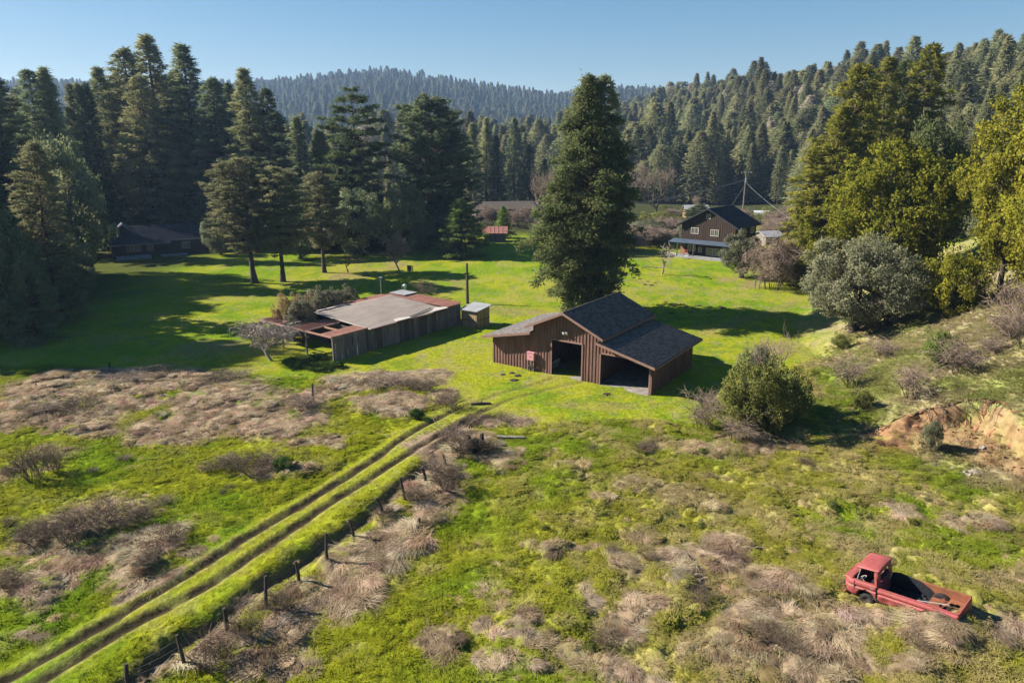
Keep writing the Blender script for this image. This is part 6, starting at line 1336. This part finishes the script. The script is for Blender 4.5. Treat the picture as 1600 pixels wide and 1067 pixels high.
sw = MB(); cpt = Vector((.66, .48, 1.0)); ax = Vector((-.5, 0, .86)).normalized(); e1 = Vector((0, 1, 0)); e2 = ax.cross(e1); sw.tube([cpt + (e1 * math.cos(t) + e2 * math.sin(t)) * .19 for t in np.linspace(0, 2 * math.pi, 21)], .013, 6, 0, False).tube([cpt, cpt - ax * .5], .02, 6).tube([cpt - e1 * .19, cpt + e1 * .19], .01, 5).build('steering_wheel', M['pale_felt'], truck)
MB().box(.62, 1.18, -.012, .004, 0, .0).build('door_seam', M['truck_dark'], truck) if False else None
for x_ in (.50, 1.40): MB().box(x_, x_ + .016, -.006, .03, .62, 1.03).build('door_seam', M['truck_dark'], truck)
MB().box(1.18, 1.32, -.035, -.004, .90, .925).build('door_handle', M['metal'], truck)
MB().box(1.425, 1.475, .03, .30, .28, .96).box(1.425, 1.475, WT - .30, WT - .03, .28, .96).build('cab_gap', M['truck_dark'], truck)
# bed
MB().box(1.48, LT - .04, .115, .135, .40, .95).build('bed_side', M['truck_rust'], truck); MB().box(1.48, LT - .04, WT - .135, WT - .115, .36, .95).build('bed_side', M['truck_rust'], truck)
for y0, y1 in ((.03, .13), (WT - .13, WT - .03)): MB().box(1.48, LT, y0, y1, .955, .985).build('top_rail', M['truck'] if y0 < 1 else M['truck_rust'], truck)
MB().box(1.48, 3.14, .09, WT - .09, .34, .38).build('bed_floor', M['dark_and_shade'], truck)  # floor blackened for the cab's shadow along with dark cargo
eng = MB()
for x0, x1, y0, y1 in ((3.16, 3.42, .09, WT - .09), (4.16, LT - .05, .09, WT - .09), (3.422, 4.158, .09, .42), (3.422, 4.158, WT - .42, WT - .09)): eng.box(x0, x1, y0, y1, .60, .63)
eng.build('rear_deck', M['truck_rust'], truck); MB().box(3.13, 3.158, .09, WT - .09, .36, .632).build('deck_step', M['truck_rust'], truck); MB().box(3.42, 4.16, .40, WT - .40, .25, .30).build('engine_well', M['truck_dark'], truck)
en = MB().box(3.5, 3.85, .55, 1.15, .30, .50).tube([(3.62, .60, .52), (3.62, 1.1, .52)], .07, 8).tube([(3.95, .7, .3), (3.95, .7, .56)], .11, 10).build('engine', M['rubber'], truck)
for y_, xg in ((.62, 3.2), (1.0, 3.3)): MB().prism([(xg, .635), (xg + .42, .635), (xg + .36, .93)], 1, y_, y_ + .02).build('gusset', M['truck_rust'], truck)
MB().beam((2.95, .12, .99), (3.95, .62, .93), .03, .03).build('bar', M['pale_felt'], truck); MB().beam((3.55, .5, .64), (3.9, 1.2, .80), .10, .02).build('loose_panel', M['truck_rust'], truck)
ln = MB(); tp = [(1.48, 1.04), (1.8, 1.12), (2.1, 1.08), (2.6, 1.0), (3.0, .78), (3.12, .64), (3.12, .385), (1.48, .385)]; ln.prism(tp, 1, WT - .16, WT - .135).build('bed_shade_sheet', M['dark_and_shade'], truck)  # black sheet that also paints the shade on the far inner wall
rub = MB(); rng = np.random.default_rng(9)
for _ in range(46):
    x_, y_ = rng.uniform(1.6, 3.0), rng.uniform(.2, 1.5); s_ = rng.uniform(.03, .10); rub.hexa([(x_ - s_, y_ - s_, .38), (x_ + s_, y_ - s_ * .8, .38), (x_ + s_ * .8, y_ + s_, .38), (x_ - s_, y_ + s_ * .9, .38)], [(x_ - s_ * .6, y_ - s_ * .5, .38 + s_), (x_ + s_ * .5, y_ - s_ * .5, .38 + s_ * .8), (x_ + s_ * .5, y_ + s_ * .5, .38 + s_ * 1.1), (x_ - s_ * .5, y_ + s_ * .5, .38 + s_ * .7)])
o = rub.build('bed_rubble', M['dark_and_shade'], truck); o['kind'] = 'stuff'
MB().beam((1.50, 1.22, .9), (1.62, 1.20, 1.28), .05, .03).build('loose_strip', M['pale_felt'], truck)
MB().box(LT - .03, LT + .015, .02, WT - .02, .42, .97).build('tailgate', M['truck'], truck); MB().box(LT - .02, LT + .10, .1, WT - .1, .26, .40).build('rear_bumper', M['truck_rust'], truck)
MB().hexa([(LT + .02, .75, .46), (LT + .30, .80, .34), (LT + .34, 1.25, .36), (LT + .02, 1.25, .5)], [(LT + .02, .75, .56), (LT + .31, .80, .40), (LT + .36, 1.25, .42), (LT + .02, 1.25, .62)]).hexa([(LT + .05, .5, .16), (LT + .26, .5, .10), (LT + .28, .95, .12), (LT + .05, .95, .18)], [(LT + .05, .5, .30), (LT + .27, .5, .18), (LT + .29, .95, .2), (LT + .05, .95, .32)]).build('hanging_rust_panel', M['truck_rust'], truck)
for y_ in (.30, .52, WT - .52, WT - .30): MB().tube([(-.035, y_, .66), (.02, y_, .66)], [.075, .085], 14).build('headlight', M['rubber'], truck)
MB().tube([(.16, .03, .38), (-.02, .16, .38), (-.07, .5, .38), (-.08, WT / 2, .38), (-.07, WT - .5, .38), (-.02, WT - .16, .38), (.16, WT - .03, .38)], .05, 8).build('front_bumper', M['truck'], truck)

# ------------------------------------------------------------------ grass tufts and the air
ROUND = [(BA, BB, D)]
def inside(x, y, a, b, dep, mrg=.15):
    d = (b - a)[:2]; L = np.hypot(*d); d = d / L; u = (x - a[0]) * d[0] + (y - a[1]) * d[1]; v = -(x - a[0]) * d[1] + (y - a[1]) * d[0]; return (u > -mrg) & (u < L + mrg) & (v > -mrg) & (v < dep + mrg)
GXx, GYy, n, gc, s = GREEN
kp = ~(inside(GXx, GYy, BA, BB, D) | inside(GXx, GYy, ta, tb, WT * TS, -.05)); GXx, GYy, gc, s = GXx[kp], GYy[kp], gc[kp], s[kp]; n = len(s)
scatter_group('green_grass', np.c_[GXx, GYy, height(GXx, GYy) - .02], green_src, gc, np.c_[rng.normal(0, .1, (n, 2)), fbm(GXx, GYy, 5, 99, 3) * 9 + rng.normal(0, .6, n)], np.c_[s, s, s], rng.choice(3, n), 'green grass growing in tufts over the field and lawn')
HAZE_TOP = 12 + max(float(zs.max()) + 3, max(float(p_[2]) for p_ in TOPS))
hb = MB().box(-2450, 2450, -60, 2750, -4, HAZE_TOP).mesh('haze', [])
hz_o = new_obj('haze', hb); hz_o['kind'] = 'stuff'; hz_o['label'] = 'thin blue haze lying over the valley'
hm, nt, out = mat_base('haze_air'); pv = N(nt, 'ShaderNodeVolumePrincipled'); pv.inputs['Color'].default_value = (.42, .62, 1, 1); pv.inputs['Density'].default_value = .00017; pv.inputs['Anisotropy'].default_value = .2
nt.links.new(pv.outputs[0], out.inputs['Volume']); hb.materials.append(hm)
